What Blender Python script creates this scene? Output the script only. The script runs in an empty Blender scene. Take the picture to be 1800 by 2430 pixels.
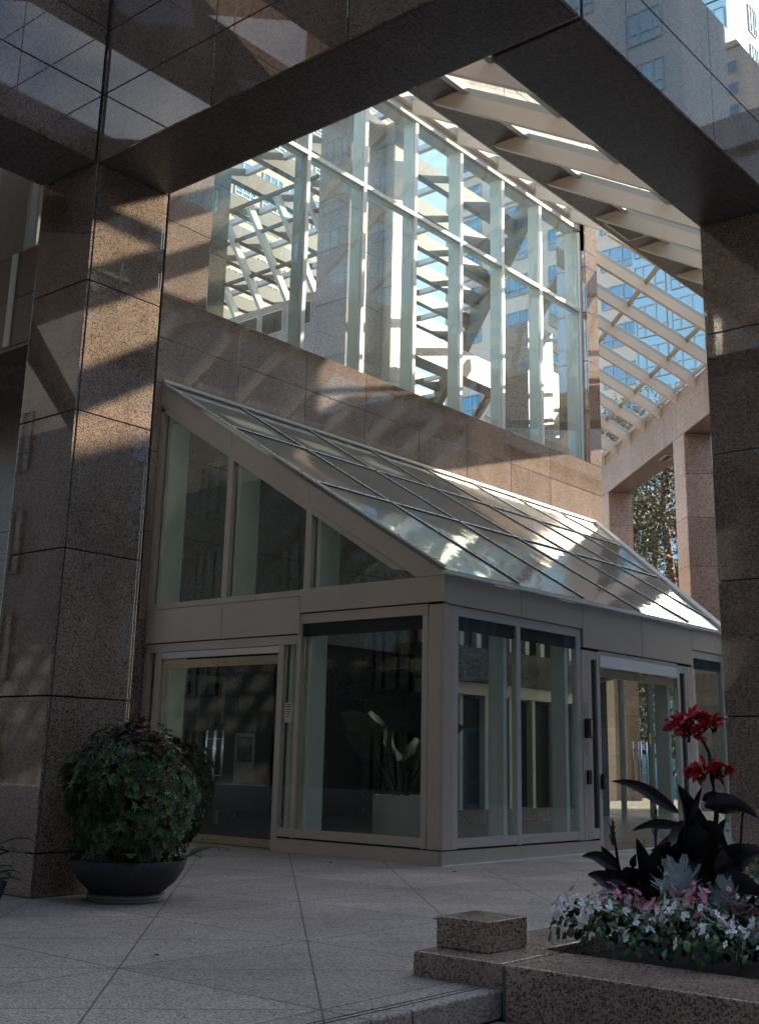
import bpy, bmesh, math, random
from mathutils import Vector, Matrix
PI = math.pi
R = random.Random(7)
scn = bpy.context.scene
col = scn.collection
S2 = math.sqrt(2.0)

# ------------------------------------------------------------------ camera
cam_d = bpy.data.cameras.new('camera')
cam = bpy.data.objects.new('camera', cam_d)
col.objects.link(cam)
yaw, pit, rol = 0.7001, 0.2578, 0.0228
def w2c(x, y, z):
    rt = x*math.sin(yaw)-y*math.cos(yaw); fw = x*math.cos(yaw)+y*math.sin(yaw)
    zz = fw*math.cos(pit)+z*math.sin(pit); u = -fw*math.sin(pit)+z*math.cos(pit)
    return (rt*math.cos(rol)+u*math.sin(rol), rt*math.sin(rol)-u*math.cos(rol), zz)
cx_, cy_, cz_ = w2c(1, 0, 0), w2c(0, 1, 0), w2c(0, 0, 1)
right = Vector((cx_[0], cy_[0], cz_[0])); down = Vector((cx_[1], cy_[1], cz_[1])); fwd = Vector((cx_[2], cy_[2], cz_[2]))
mw = Matrix.Identity(4)
for i in range(3):
    mw[i][0] = right[i]; mw[i][1] = -down[i]; mw[i][2] = -fwd[i]
mw[0][3], mw[1][3], mw[2][3] = 0.0, 0.0, 1.2
cam.matrix_world = mw
cam_d.sensor_fit = 'HORIZONTAL'; cam_d.sensor_width = 36.0
cam_d.lens = 2777.0/1800.0*36.0
cam_d.shift_x = -1.0/1800.0; cam_d.shift_y = -144.5/1800.0
cam_d.clip_start = 0.1; cam_d.clip_end = 3000.0
scn.camera = cam

# ------------------------------------------------------------------ light
SUN_FROM = Vector((2.62, -1.0, 1.04)).normalized()      # direction towards the sun
w = bpy.data.worlds.new('World'); scn.world = w; w.use_nodes = True
nt = w.node_tree; nt.nodes.clear()
out = nt.nodes.new('ShaderNodeOutputWorld'); bg = nt.nodes.new('ShaderNodeBackground')
sky = nt.nodes.new('ShaderNodeTexSky'); sky.sky_type = 'NISHITA'; sky.sun_disc = False
sky.sun_elevation = math.asin(SUN_FROM.z); sky.sun_rotation = math.atan2(SUN_FROM.x, SUN_FROM.y)
sky.air_density = 1.0; sky.dust_density = 1.2; sky.ozone_density = 1.0
bg.inputs['Strength'].default_value = 0.145
# soft white clouds drifting through the blue
tc = nt.nodes.new('ShaderNodeTexCoord'); nz = nt.nodes.new('ShaderNodeTexNoise')
nz.inputs['Scale'].default_value = 2.6; nz.inputs['Detail'].default_value = 7.0; nz.inputs['Roughness'].default_value = 0.55
rp = nt.nodes.new('ShaderNodeValToRGB'); rp.color_ramp.elements[0].position = 0.55; rp.color_ramp.elements[1].position = 0.78
mx = nt.nodes.new('ShaderNodeMixRGB'); mx.inputs['Color2'].default_value = (7.5, 7.3, 7.0, 1)
nt.links.new(tc.outputs['Generated'], nz.inputs['Vector']); nt.links.new(nz.outputs['Fac'], rp.inputs['Fac'])
nt.links.new(rp.outputs['Color'], mx.inputs['Fac']); nt.links.new(sky.outputs['Color'], mx.inputs['Color1'])
nt.links.new(mx.outputs['Color'], bg.inputs['Color']); nt.links.new(bg.outputs['Background'], out.inputs['Surface'])
sd = bpy.data.lights.new('sun', 'SUN'); sd.energy = 3.9; sd.angle = math.radians(0.5); sd.color = (1.0, 0.87, 0.70)
so = bpy.data.objects.new('sun', sd); col.objects.link(so)
so.rotation_euler = SUN_FROM.to_track_quat('Z', 'Y').to_euler(); so.location = (20, -10, 20)
scn.view_settings.view_transform = 'Standard'; scn.view_settings.look = 'None'
scn.view_settings.exposure = 2.0; scn.view_settings.gamma = 1.0
try:
    scn.cycles.transparent_max_bounces = 24; scn.cycles.max_bounces = 10
    scn.cycles.glossy_bounces = 5; scn.cycles.sample_clamp_indirect = 6.0
except Exception: pass

# ------------------------------------------------------------------ materials
def mat(name):
    m = bpy.data.materials.new(name); m.use_nodes = True
    n = m.node_tree; b = n.nodes['Principled BSDF']
    return m, n, b
def N(n, t, **kw):
    x = n.nodes.new(t)
    for k, v in kw.items():
        if k in x.inputs: x.inputs[k].default_value = v
        else: setattr(x, k, v)
    return x
def simple(name, c, rough=0.5, metal=0.0, var=0.0, vs=3.0, bump=0.0, spec=0.5):
    m, n, b = mat(name)
    b.inputs['Base Color'].default_value = (*c, 1); b.inputs['Roughness'].default_value = rough
    b.inputs['Metallic'].default_value = metal; b.inputs['Specular IOR Level'].default_value = spec
    if var > 0 or bump > 0:
        t = N(n, 'ShaderNodeTexCoord'); z = N(n, 'ShaderNodeTexNoise', Scale=vs, Detail=5.0)
        n.links.new(t.outputs['Object'], z.inputs['Vector'])
    if var > 0:
        r = N(n, 'ShaderNodeValToRGB')
        r.color_ramp.elements[0].position = 0.3; r.color_ramp.elements[1].position = 0.7
        r.color_ramp.elements[0].color = (*[max(0, k*(1-var)) for k in c], 1)
        r.color_ramp.elements[1].color = (*[min(1, k*(1+var)) for k in c], 1)
        n.links.new(z.outputs['Fac'], r.inputs['Fac']); n.links.new(r.outputs['Color'], b.inputs['Base Color'])
    if bump > 0:
        bp = N(n, 'ShaderNodeBump', Strength=bump, Distance=0.02)
        n.links.new(z.outputs['Fac'], bp.inputs['Height']); n.links.new(bp.outputs['Normal'], b.inputs['Normal'])
    return m
def granite(name, base, dark, light, scale=75.0, rough=0.22, spec=0.8, stain=0.18, dens=0.30, ior=1.6):
    m, n, b = mat(name)
    t = N(n, 'ShaderNodeTexCoord')
    v = N(n, 'ShaderNodeTexVoronoi', Scale=scale); v.feature = 'F1'
    n.links.new(t.outputs['Object'], v.inputs['Vector'])
    sep = N(n, 'ShaderNodeSeparateColor'); n.links.new(v.outputs['Color'], sep.inputs['Color'])
    r = N(n, 'ShaderNodeValToRGB'); r.color_ramp.interpolation = 'LINEAR'
    e = r.color_ramp.elements
    e[0].position = 0.0; e[0].color = (*dark, 1); e[1].position = dens; e[1].color = (*[d*.6+bb*.4 for d, bb in zip(dark, base)], 1)
    a = e.new(dens+0.06); a.color = (*base, 1)
    a = e.new(0.8); a.color = (*[k*1.12 for k in base], 1)
    a = e.new(0.93); a.color = (*light, 1)
    n.links.new(sep.outputs[0], r.inputs['Fac'])
    z = N(n, 'ShaderNodeTexNoise', Scale=1.3, Detail=6.0, Roughness=0.6)
    mp = N(n, 'ShaderNodeMapping'); mp.inputs['Scale'].default_value = (1.0, 1.0, 0.35)
    n.links.new(t.outputs['Object'], mp.inputs['Vector']); n.links.new(mp.outputs['Vector'], z.inputs['Vector'])
    r2 = N(n, 'ShaderNodeValToRGB'); r2.color_ramp.elements[0].position = 0.35; r2.color_ramp.elements[1].position = 0.65
    r2.color_ramp.elements[0].color = (1-stain, 1-stain, 1-stain, 1); r2.color_ramp.elements[1].color = (1+stain*.4, 1+stain*.4, 1+stain*.4, 1)
    n.links.new(z.outputs['Fac'], r2.inputs['Fac'])
    mu = N(n, 'ShaderNodeMixRGB', blend_type='MULTIPLY', Fac=1.0)
    n.links.new(r.outputs['Color'], mu.inputs['Color1']); n.links.new(r2.outputs['Color'], mu.inputs['Color2'])
    ge = N(n, 'ShaderNodeNewGeometry'); mr = N(n, 'ShaderNodeMapRange'); mr.inputs['To Min'].default_value = .84; mr.inputs['To Max'].default_value = 1.10
    n.links.new(ge.outputs['Random Per Island'], mr.inputs['Value'])      # each slab has its own tone
    mv = N(n, 'ShaderNodeVectorMath', operation='SCALE'); n.links.new(mu.outputs['Color'], mv.inputs[0]); n.links.new(mr.outputs['Result'], mv.inputs['Scale'])
    n.links.new(mv.outputs['Vector'], b.inputs['Base Color'])
    rr = N(n, 'ShaderNodeMapRange'); rr.inputs['To Min'].default_value = rough*.75; rr.inputs['To Max'].default_value = rough*1.3
    n.links.new(z.outputs['Fac'], rr.inputs['Value']); n.links.new(rr.outputs['Result'], b.inputs['Roughness'])
    b.inputs['IOR'].default_value = ior; b.inputs['Specular IOR Level'].default_value = spec
    return m
def glass(name, tint, refl=1.0, base=0.04, rough=0.004, wav=0.0, dirt=0.0):
    m = bpy.data.materials.new(name); m.use_nodes = True; n = m.node_tree; n.nodes.clear()
    o = N(n, 'ShaderNodeOutputMaterial'); tr = N(n, 'ShaderNodeBsdfTransparent'); tr.inputs['Color'].default_value = (*tint, 1)
    g = N(n, 'ShaderNodeBsdfGlossy', Roughness=rough); g.inputs['Color'].default_value = (0.95, 1.0, 1.0, 1)
    fr = N(n, 'ShaderNodeFresnel', IOR=1.52)
    ge = N(n, 'ShaderNodeNewGeometry'); mi_ = N(n, 'ShaderNodeMapRange'); mi_.inputs['To Min'].default_value = 1.52; mi_.inputs['To Max'].default_value = 1/1.52
    n.links.new(ge.outputs['Backfacing'], mi_.inputs['Value']); n.links.new(mi_.outputs['Result'], fr.inputs['IOR'])   # same air-side reflectance on both faces of the pane
    ma = N(n, 'ShaderNodeMath', operation='MULTIPLY_ADD'); ma.inputs[1].default_value = refl; ma.inputs[2].default_value = base
    ma.use_clamp = True
    mxs = N(n, 'ShaderNodeMixShader')
    n.links.new(fr.outputs['Fac'], ma.inputs[0]); n.links.new(ma.outputs['Value'], mxs.inputs['Fac'])
    n.links.new(tr.outputs['BSDF'], mxs.inputs[1]); n.links.new(g.outputs['BSDF'], mxs.inputs[2])
    if wav > 0:
        t = N(n, 'ShaderNodeTexCoord'); z = N(n, 'ShaderNodeTexNoise', Scale=0.9, Detail=1.0)
        bp = N(n, 'ShaderNodeBump', Strength=wav, Distance=0.05)
        n.links.new(t.outputs['Object'], z.inputs['Vector']); n.links.new(z.outputs['Fac'], bp.inputs['Height'])
        n.links.new(bp.outputs['Normal'], g.inputs['Normal'])
    last = mxs
    if dirt > 0:
        t = N(n, 'ShaderNodeTexCoord'); mp = N(n, 'ShaderNodeMapping'); mp.inputs['Scale'].default_value = (9, 9, 0.7)
        z = N(n, 'ShaderNodeTexNoise', Scale=3.0, Detail=8.0, Roughness=0.7)
        n.links.new(t.outputs['Object'], mp.inputs['Vector']); n.links.new(mp.outputs['Vector'], z.inputs['Vector'])
        mr = N(n, 'ShaderNodeMapRange'); mr.inputs['From Min'].default_value = 0.42; mr.inputs['From Max'].default_value = 0.8
        mr.inputs['To Min'].default_value = dirt*.35; mr.inputs['To Max'].default_value = dirt*2.0
        n.links.new(z.outputs['Fac'], mr.inputs['Value'])
        df = N(n, 'ShaderNodeBsdfDiffuse'); df.inputs['Color'].default_value = (.62, .66, .62, 1)
        tl = N(n, 'ShaderNodeBsdfTranslucent'); tl.inputs['Color'].default_value = (.62, .66, .62, 1)
        am = N(n, 'ShaderNodeMixShader'); am.inputs['Fac'].default_value = .4
        n.links.new(df.outputs['BSDF'], am.inputs[1]); n.links.new(tl.outputs['BSDF'], am.inputs[2])
        m2 = N(n, 'ShaderNodeMixShader'); n.links.new(mr.outputs['Result'], m2.inputs['Fac'])
        n.links.new(last.outputs['Shader'], m2.inputs[1]); n.links.new(am.outputs['Shader'], m2.inputs[2]); last = m2
    n.links.new(last.outputs['Shader'], o.inputs['Surface'])
    return m
def leafmat(name, c, rough=0.45, trans=0.15, var=0.35):
    m = simple(name, c, rough, var=var, vs=14.0)
    return m

M = {}
M['granite'] = granite('granite_polished', (.33, .235, .175), (.08, .060, .048), (.44, .34, .26), 118, .018, 1.0, stain=.28, ior=1.9)
M['granite_wall'] = granite('granite_wall', (.275, .205, .168), (.09, .068, .058), (.40, .33, .28), 110, .03, 1.0, dens=.22, ior=1.9)
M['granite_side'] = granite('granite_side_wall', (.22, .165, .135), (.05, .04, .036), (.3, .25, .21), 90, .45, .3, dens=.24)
M['granite_far'] = granite('granite_far', (.36, .265, .215), (.12, .085, .07), (.46, .36, .3), 40, .35, .5, dens=.2)
M['granite_kerb'] = granite('granite_kerb', (.46, .305, .225), (.035, .027, .023), (.58, .42, .33), 120, .18, .6, .3, dens=.30)
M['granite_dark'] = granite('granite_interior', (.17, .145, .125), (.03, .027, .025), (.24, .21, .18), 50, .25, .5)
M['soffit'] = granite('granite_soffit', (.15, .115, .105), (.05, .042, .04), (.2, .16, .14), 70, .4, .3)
M['joint'] = simple('joint_dark', (.018, .016, .015), .9)
M['alu'] = simple('champagne_metal', (.56, .50, .44), .34, .40, .05, 1.5)
M['alu_light'] = simple('silver_frame', (.60, .58, .56), .32, .5, .04, 2.0)
M['white_metal'] = simple('pale_green_metal', (.70, .74, .68), .45, .0, .04, 2.0)
M['mull_white'] = simple('white_painted_metal', (.72, .74, .72), .4)
M['cream'] = simple('cream_painted_steel', (.62, .53, .44), .5, 0, .06, 1.2)
M['dark_facade'] = simple('dark_facade_stone', (.030, .027, .025), .6, 0, .3, .6)
M['tan_bar'] = simple('tan_painted_steel', (.13, .105, .08), .5, 0, .06, 1.2)
M['louvre'] = simple('dark_louvre', (.07, .045, .03), .6)
M['cream_stone'] = granite('cream_stone', (.62, .56, .47), (.4, .35, .3), (.7, .65, .56), 40, .4, .4, dens=.1)
M['frame_grey'] = simple('grey_glazing_bar', (.42, .43, .39), .45)
M['steel'] = simple('brushed_brass_steel', (.50, .42, .31), .28, .9, .08, 6)
M['chrome'] = simple('steel_handle', (.75, .75, .75), .2, 1.0)
M['black'] = simple('black_plastic', (.012, .012, .013), .35)
M['dark'] = simple('dark_recess', (.02, .018, .017), .7)
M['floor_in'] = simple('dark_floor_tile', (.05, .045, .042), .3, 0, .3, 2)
M['white'] = simple('white_glaze', (.90, .93, .94), .35)
M['paper'] = simple('paper', (.62, .60, .54), .7)
M['soil'] = simple('soil', (.03, .022, .017), .95, 0, .4, 20, .4)
M['glass'] = glass('vestibule_glass', (.93, .97, .95), .75, .02, .004)
M['glass_curtain'] = glass('curtain_glass', (.92, .97, .955), 1.05, .045, .004, 0, .035)
M['glass_clear'] = glass('clear_roof_glass', (.93, .97, .97), .8, .015, .01)
M['glass_roof'] = glass('skylight_glass', (.90, .94, .93), .8, .02, .01, 0, .05)
M['tower_glass'] = simple('tower_window_glass', (.10, .25, .36), .08, .35, .25, .12)
M['tower_glass2'] = simple('tower_curtain_glass', (.22, .38, .44), .1, .4, .2, .08)
M['tower_stone'] = simple('tower_stone', (.66, .53, .45), .8, 0, .05, .2)
M['tower_frame'] = simple('tower_window_frame', (.30, .36, .38), .5)
M['tower_stone_warm'] = simple('tower_pale_concrete', (.50, .42, .37), .8, 0, .04, .2)
M['tower_white'] = simple('tower_pale_stone', (.50, .48, .46), .8, 0, .04, .2)

# ------------------------------------------------------------------ mesh builder
class MB:
    def __init__(s, tf=None): s.v = []; s.f = []; s.m = []; s.tf = tf
    def add(s, vs, fs, mi=0):
        o = len(s.v)
        for p in vs: s.v.append(tuple(s.tf(*p)) if s.tf else tuple(p))
        for f in fs: s.f.append([o+i for i in f]); s.m.append(mi)
    def box(s, x0, x1, y0, y1, z0, z1, mi=0):
        s.add([(x0,y0,z0),(x1,y0,z0),(x1,y1,z0),(x0,y1,z0),(x0,y0,z1),(x1,y0,z1),(x1,y1,z1),(x0,y1,z1)],
              [(0,3,2,1),(4,5,6,7),(0,1,5,4),(1,2,6,5),(2,3,7,6),(3,0,4,7)], mi)
    def prism(s, poly, d, mi=0):          # extrude a polygon (3d points) by vector d
        n = len(poly); d = Vector(d)
        vs = [Vector(p) for p in poly]+[Vector(p)+d for p in poly]
        fs = [tuple(range(n))[::-1], tuple(range(n, 2*n))]+[(i, (i+1) % n, n+(i+1) % n, n+i) for i in range(n)]
        s.add([tuple(p) for p in vs], fs, mi)
    def bar(s, a, b, w, h, up=(0,0,1), mi=0):   # rectangular bar between two points, top along up
        a, b, up = Vector(a), Vector(b), Vector(up); d = (b-a).normalized()
        sd_ = d.cross(up).normalized(); u2 = sd_.cross(d).normalized()
        p = [a+sd_*(-w/2)-u2*h/2, a+sd_*(w/2)-u2*h/2, a+sd_*(w/2)+u2*h/2, a-sd_*(w/2)+u2*h/2]
        s.prism([tuple(q) for q in p], tuple(b-a), mi)
    def tube(s, pts, rs, n=8, mi=0, cap=True):
        rings = []
        pts = [Vector(p) for p in pts]
        for i, p in enumerate(pts):
            d = (pts[min(i+1, len(pts)-1)]-pts[max(i-1, 0)]).normalized()
            a = d.cross(Vector((0,0,1)));
            if a.length < .05: a = d.cross(Vector((1,0,0)))
            a.normalize(); b = d.cross(a)
            r = rs[i] if isinstance(rs, (list, tuple)) else rs
            rings.append([p+(a*math.cos(2*PI*k/n)+b*math.sin(2*PI*k/n))*r for k in range(n)])
        vs = [tuple(q) for rg in rings for q in rg]; fs = []
        for i in range(len(pts)-1):
            for k in range(n): fs.append((i*n+k, i*n+(k+1) % n, (i+1)*n+(k+1) % n, (i+1)*n+k))
        if cap: fs.append(tuple(range(n))[::-1]); fs.append(tuple((len(pts)-1)*n+k for k in range(n)))
        s.add(vs, fs, mi)
    def lathe(s, c, prof, n=40, mi=0):
        vs = [(c[0]+r*math.cos(2*PI*k/n), c[1]+r*math.sin(2*PI*k/n), c[2]+z) for r, z in prof for k in range(n)]
        fs = [(i*n+k, i*n+(k+1) % n, (i+1)*n+(k+1) % n, (i+1)*n+k) for i in range(len(prof)-1) for k in range(n)]
        s.add(vs, fs, mi)
    def build(s, name, mats, parent=None, smooth=False, bevel=0.0):
        if not isinstance(mats, (list, tuple)): mats = [mats]
        off = Vector(parent['_o']) if parent is not None else Vector((0,0,0))
        me = bpy.data.meshes.new(name)
        me.from_pydata([tuple(Vector(p)-off) for p in s.v], [], s.f)
        for m_ in mats: me.materials.append(M[m_] if isinstance(m_, str) else m_)
        for i, p in enumerate(me.polygons): p.material_index = s.m[i]
        me.validate(); me.update()
        o = bpy.data.objects.new(name, me); col.objects.link(o)
        if parent is not None: o.parent = parent
        o['_o'] = tuple(off)
        bm = bmesh.new(); bm.from_mesh(me); bmesh.ops.recalc_face_normals(bm, faces=bm.faces); bm.to_mesh(me); bm.free()
        if smooth:
            for p in me.polygons: p.use_smooth = True
        if bevel > 0:
            b = o.modifiers.new('bevel', 'BEVEL'); b.width = bevel; b.segments = 2; b.limit_method = 'ANGLE'
        return o
def thing(name, loc, label, cat, group=None):
    o = bpy.data.objects.new(name, None); col.objects.link(o); o.location = loc; o['_o'] = tuple(loc)
    o.empty_display_size = .2
    tag(o, label, cat, group); return o
def tag(o, label=None, cat=None, group=None, kind=None):
    if label: o['label'] = label
    if cat: o['category'] = cat
    if group: o['group'] = group
    if kind: o['kind'] = kind
    return o
def dup(root, loc=None, label=None, rz=None, sc=None):
    def cp(o, par):
        c = o.copy(); col.objects.link(c); c.parent = par
        for ch in o.children: cp(ch, c)
        return c
    r = cp(root, None)
    if loc: r.location = loc
    if label: r['label'] = label
    if rz is not None: r.rotation_euler = (0, 0, rz)
    if sc: r.scale = sc if isinstance(sc, tuple) else (sc, sc, sc)
    return r
def clad(mb, axis, plane, sign, us, vs, t=.03, gap=.014, mi=0):
    """stone panels: axis 'x' or 'y' is the normal, plane its outer face, sign the outward direction"""
    for i in range(len(us)-1):
        for j in range(len(vs)-1):
            a, b, c, d = us[i]+gap/2, us[i+1]-gap/2, vs[j]+gap/2, vs[j+1]-gap/2
            p0, p1 = sorted((plane, plane-sign*t))
            if axis == 'x': mb.box(p0, p1, a, b, c, d, mi)
            else: mb.box(a, b, p0, p1, c, d, mi)

# ------------------------------------------------------------------ ground
mb = MB(); mb.add([(-600,-600,-1.2),(900,-600,-1.2),(900,900,-1.2),(-600,900,-1.2)], [(0,1,2,3)])
M['asphalt'] = simple('street_asphalt', (.05, .05, .05), .9, 0, .2, .6)
tag(mb.build('ground', 'asphalt'), kind='structure')

def paving_mat():
    m, n, b = mat('exposed_aggregate_paving')
    t = N(n, 'ShaderNodeTexCoord')
    v = N(n, 'ShaderNodeTexVoronoi', Scale=110.0); n.links.new(t.outputs['Object'], v.inputs['Vector'])
    sep = N(n, 'ShaderNodeSeparateColor'); n.links.new(v.outputs['Color'], sep.inputs['Color'])
    r = N(n, 'ShaderNodeValToRGB'); e = r.color_ramp.elements
    e[0].color = (.11, .088, .074, 1); e[1].position = 1; e[1].color = (.66, .55, .47, 1)
    a = e.new(.25); a.color = (.345, .275, .232, 1); a = e.new(.7); a.color = (.46, .375, .318, 1)
    n.links.new(sep.outputs[0], r.inputs['Fac'])
    z = N(n, 'ShaderNodeTexNoise', Scale=.9, Detail=7.0, Roughness=.62); n.links.new(t.outputs['Object'], z.inputs['Vector'])
    r2 = N(n, 'ShaderNodeValToRGB'); r2.color_ramp.elements[0].position = .3; r2.color_ramp.elements[1].position = .7
    r2.color_ramp.elements[0].color = (.72, .70, .70, 1); r2.color_ramp.elements[1].color = (1.06, 1.05, 1.04, 1)
    n.links.new(z.outputs['Fac'], r2.inputs['Fac'])
    mu = N(n, 'ShaderNodeMixRGB', blend_type='MULTIPLY', Fac=1.0)
    n.links.new(r.outputs['Color'], mu.inputs['Color1']); n.links.new(r2.outputs['Color'], mu.inputs['Color2'])
    # small dark marks, stains and a slight tone change from slab to slab
    zs = N(n, 'ShaderNodeTexNoise', Scale=7.0, Detail=3.0); n.links.new(t.outputs['Object'], zs.inputs['Vector'])
    rs = N(n, 'ShaderNodeValToRGB'); rs.color_ramp.elements[0].position = .24; rs.color_ramp.elements[0].color = (.62, .58, .56, 1); rs.color_ramp.elements[1].position = .34; rs.color_ramp.elements[1].color = (1, 1, 1, 1)
    n.links.new(zs.outputs['Fac'], rs.inputs['Fac'])
    mq = N(n, 'ShaderNodeMixRGB', blend_type='MULTIPLY', Fac=1.0); n.links.new(mu.outputs['Color'], mq.inputs['Color1']); n.links.new(rs.outputs['Color'], mq.inputs['Color2']); mu = mq
    # joints: a square grid plus both diagonals
    sx = N(n, 'ShaderNodeSeparateXYZ'); n.links.new(t.outputs['Object'], sx.inputs['Vector'])
    def mth(op, a, b_=None):
        q = N(n, 'ShaderNodeMath', operation=op)
        for i, k in enumerate((a, b_)):
            if k is None: continue
            if isinstance(k, (int, float)): q.inputs[i].default_value = k
            else: n.links.new(k, q.inputs[i])
        return q.outputs[0]
    P = 1.59; X0, Y0 = 4.66, 5.81
    xx = mth('DIVIDE', mth('SUBTRACT', sx.outputs['X'], X0), P); yy = mth('DIVIDE', mth('SUBTRACT', sx.outputs['Y'], Y0), P)
    def line(u, wd):
        f = mth('FRACT', mth('ADD', u, 100.0)); d = mth('MINIMUM', f, mth('SUBTRACT', 1.0, f))
        return mth('LESS_THAN', d, wd)
    dg = N(n, 'ShaderNodeMath')
    l = mth('MAXIMUM', line(xx, .0042), line(yy, .0036))
    l2 = mth('MAXIMUM', line(mth('ADD', xx, yy), .0033*1.41), line(mth('SUBTRACT', xx, yy), .0033*1.41))
    l = mth('MAXIMUM', l, l2)
    cv = N(n, 'ShaderNodeCombineXYZ'); n.links.new(mth('FLOOR', mth('ADD', xx, yy)), cv.inputs['X']); n.links.new(mth('FLOOR', yy), cv.inputs['Y']); n.links.new(mth('FLOOR', xx), cv.inputs['Z'])
    wn = N(n, 'ShaderNodeTexWhiteNoise'); n.links.new(cv.outputs['Vector'], wn.inputs['Vector'])
    mw_ = N(n, 'ShaderNodeMapRange'); mw_.inputs['To Min'].default_value = .88; mw_.inputs['To Max'].default_value = 1.08; n.links.new(wn.outputs['Value'], mw_.inputs['Value'])
    sc_ = N(n, 'ShaderNodeVectorMath', operation='SCALE'); n.links.new(mu.outputs['Color'], sc_.inputs[0]); n.links.new(mw_.outputs['Result'], sc_.inputs['Scale'])
    m3 = N(n, 'ShaderNodeMixRGB'); m3.inputs['Color2'].default_value = (.06, .052, .05, 1)
    n.links.new(mth('MULTIPLY', l, .9), m3.inputs['Fac']); n.links.new(sc_.outputs['Vector'], m3.inputs['Color1'])
    n.links.new(m3.outputs['Color'], b.inputs['Base Color']); b.inputs['Roughness'].default_value = .75
    bp = N(n, 'ShaderNodeBump', Strength=.25, Distance=.004); n.links.new(sep.outputs[0], bp.inputs['Height'])
    n.links.new(bp.outputs['Normal'], b.inputs['Normal'])
    return m
M['paving'] = paving_mat()
mb = MB(); mb.box(-14, 42, 3.9, 60, -.15, 0); mb.box(5.8, 42, -14, 3.9, -.6, -.02)
tag(mb.build('plaza_paving', 'paving', bevel=.012), kind='structure')
mb = MB()
for k in range(1, 4): mb.box(-14, 5.72, 3.9-.36*k, 3.9-.36*(k-1)-.002, -.15*(k+1), -.15*k)
mb.box(-14, 5.72, -30, 3.9-.36*3, -.72, -.6)
tag(mb.build('entry_steps', 'paving', bevel=.012), kind='structure')

for yy_, nm_ in ((4.00, 'a'), (4.045, 'b')):
    mb = MB(); mb.box(-14, 5.72, yy_, yy_+.008, .0005, .002); tag(mb.build('step_groove', 'joint'), kind='structure')
# ------------------------------------------------------------------ portal frame (near pillars and beams)
XP, YP, W, ZB = 6.19, 8.95, .90, 6.87
portal = thing('granite_portal_frame', (6.6, 9.4, 0), 'polished brown granite portal of two thick pillars and deep overhead beams', 'portal frame')
def block(parent, name, x0, x1, y0, y1, z0, z1, zs, faces, xs=None, ys=None, under=False, m='granite', t=.03, top=False):
    b = MB(); i = t-.004
    b.box(x0+i, x1-i, y0+i, y1-i, z0+(i if under else 0), z1-(0.012 if not top else i), 1)
    xs = xs or [x0, x1]; ys = ys or [y0, y1]
    if 'x-' in faces: clad(b, 'x', x0, -1, ys, zs, t)
    if 'x+' in faces: clad(b, 'x', x1, 1, ys, zs, t)
    if 'y-' in faces: clad(b, 'y', y0, -1, [xs[0]+t]+xs[1:-1]+[xs[-1]-t], zs, t)
    if 'y+' in faces: clad(b, 'y', y1, 1, [xs[0]+t]+xs[1:-1]+[xs[-1]-t], zs, t)
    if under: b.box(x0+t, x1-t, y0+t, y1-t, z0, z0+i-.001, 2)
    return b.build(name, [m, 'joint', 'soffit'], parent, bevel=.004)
PZ = [0, .36, 1.68, 3.0, 4.31, 5.62, 6.87]
block(portal, 'pillar', XP, XP+W, YP, YP+W, 0, ZB, PZ, ('x-','x+','y-','y+'))
block(portal, 'pillar', 11.11, 12.01, 4.01, 4.90, 0, ZB, PZ, ('x-','x+','y-','y+'))
# beams: one along Y over the left pillar, one along X to each side
BZ = [6.87, 7.62, 8.36]
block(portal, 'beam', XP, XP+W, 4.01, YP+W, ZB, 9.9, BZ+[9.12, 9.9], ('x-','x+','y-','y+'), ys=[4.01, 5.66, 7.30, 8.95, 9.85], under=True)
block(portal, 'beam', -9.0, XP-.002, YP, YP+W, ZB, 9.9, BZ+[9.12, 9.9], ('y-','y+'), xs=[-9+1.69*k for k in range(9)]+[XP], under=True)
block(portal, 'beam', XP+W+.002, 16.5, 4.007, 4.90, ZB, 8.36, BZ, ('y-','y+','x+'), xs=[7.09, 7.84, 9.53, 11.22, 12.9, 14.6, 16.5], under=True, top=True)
block(portal, 'beam', -9.0+.0, XP-.004, 4.007, 4.9, 12.0, 12.9, [12.0, 12.9], ('y-','y+'), under=True)

# ------------------------------------------------------------------ main building
YW = 14.45
def MXp(k): return 11.56+1.71*k
bld = thing('office_building', (18, 16, 0), 'granite clad office building with a tall recessed glass curtain wall', 'building')
# upper wall band below the window (over the vestibule) and wall behind
b = MB()
xs = [11.45]+[MXp(k) for k in range(1, 9)]+[26.0]; xs = [11.45, 13.27, 14.98, 16.69, 18.40, 20.11, 21.82, 23.53, 26.0]
zs = [3.2, 4.6, 5.9, 7.05, 7.83, 8.6]
xs2 = [11.48]+xs[1:]
clad(b, 'y', YW, -1, xs2, zs); b.box(11.47, 26.0, YW+.026, YW+.5, 3.2, 8.59, 1)
b.build('granite_wall', ['granite_wall', 'joint'], bld, bevel=.003)
b = MB()      # upper left pier beside the glass
clad(b, 'y', YW, -1, [11.48, 12.45], [8.6, 9.93, 11.3, 12.6, 14.0, 15.3]); b.box(11.47, 12.44, YW+.026, YW+.7, 8.6, 15.3, 1)
clad(b, 'y', YW+.42, -1, [12.46, 13.22], [8.6, 9.93, 11.3, 12.6, 14.0, 15.3]); b.box(12.46, 13.2, YW+.446, YW+.9, 8.6, 15.3, 1)
b.build('corner_pier', ['granite_wall', 'joint'], bld, bevel=.003)
b = MB()      # right jamb and end pier
clad(b, 'y', YW, -1, [25.45, 26.05], [8.6, 10.0, 11.35, 12.7, 14.0, 14.45]); clad(b, 'x', 25.45, -1, [YW+.03, YW+.9], [8.6, 10.0, 11.35, 12.7, 14.0, 15.25])
b.box(25.476, 26.04, YW+.026, YW+.9, 8.6, 15.3, 1)
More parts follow.
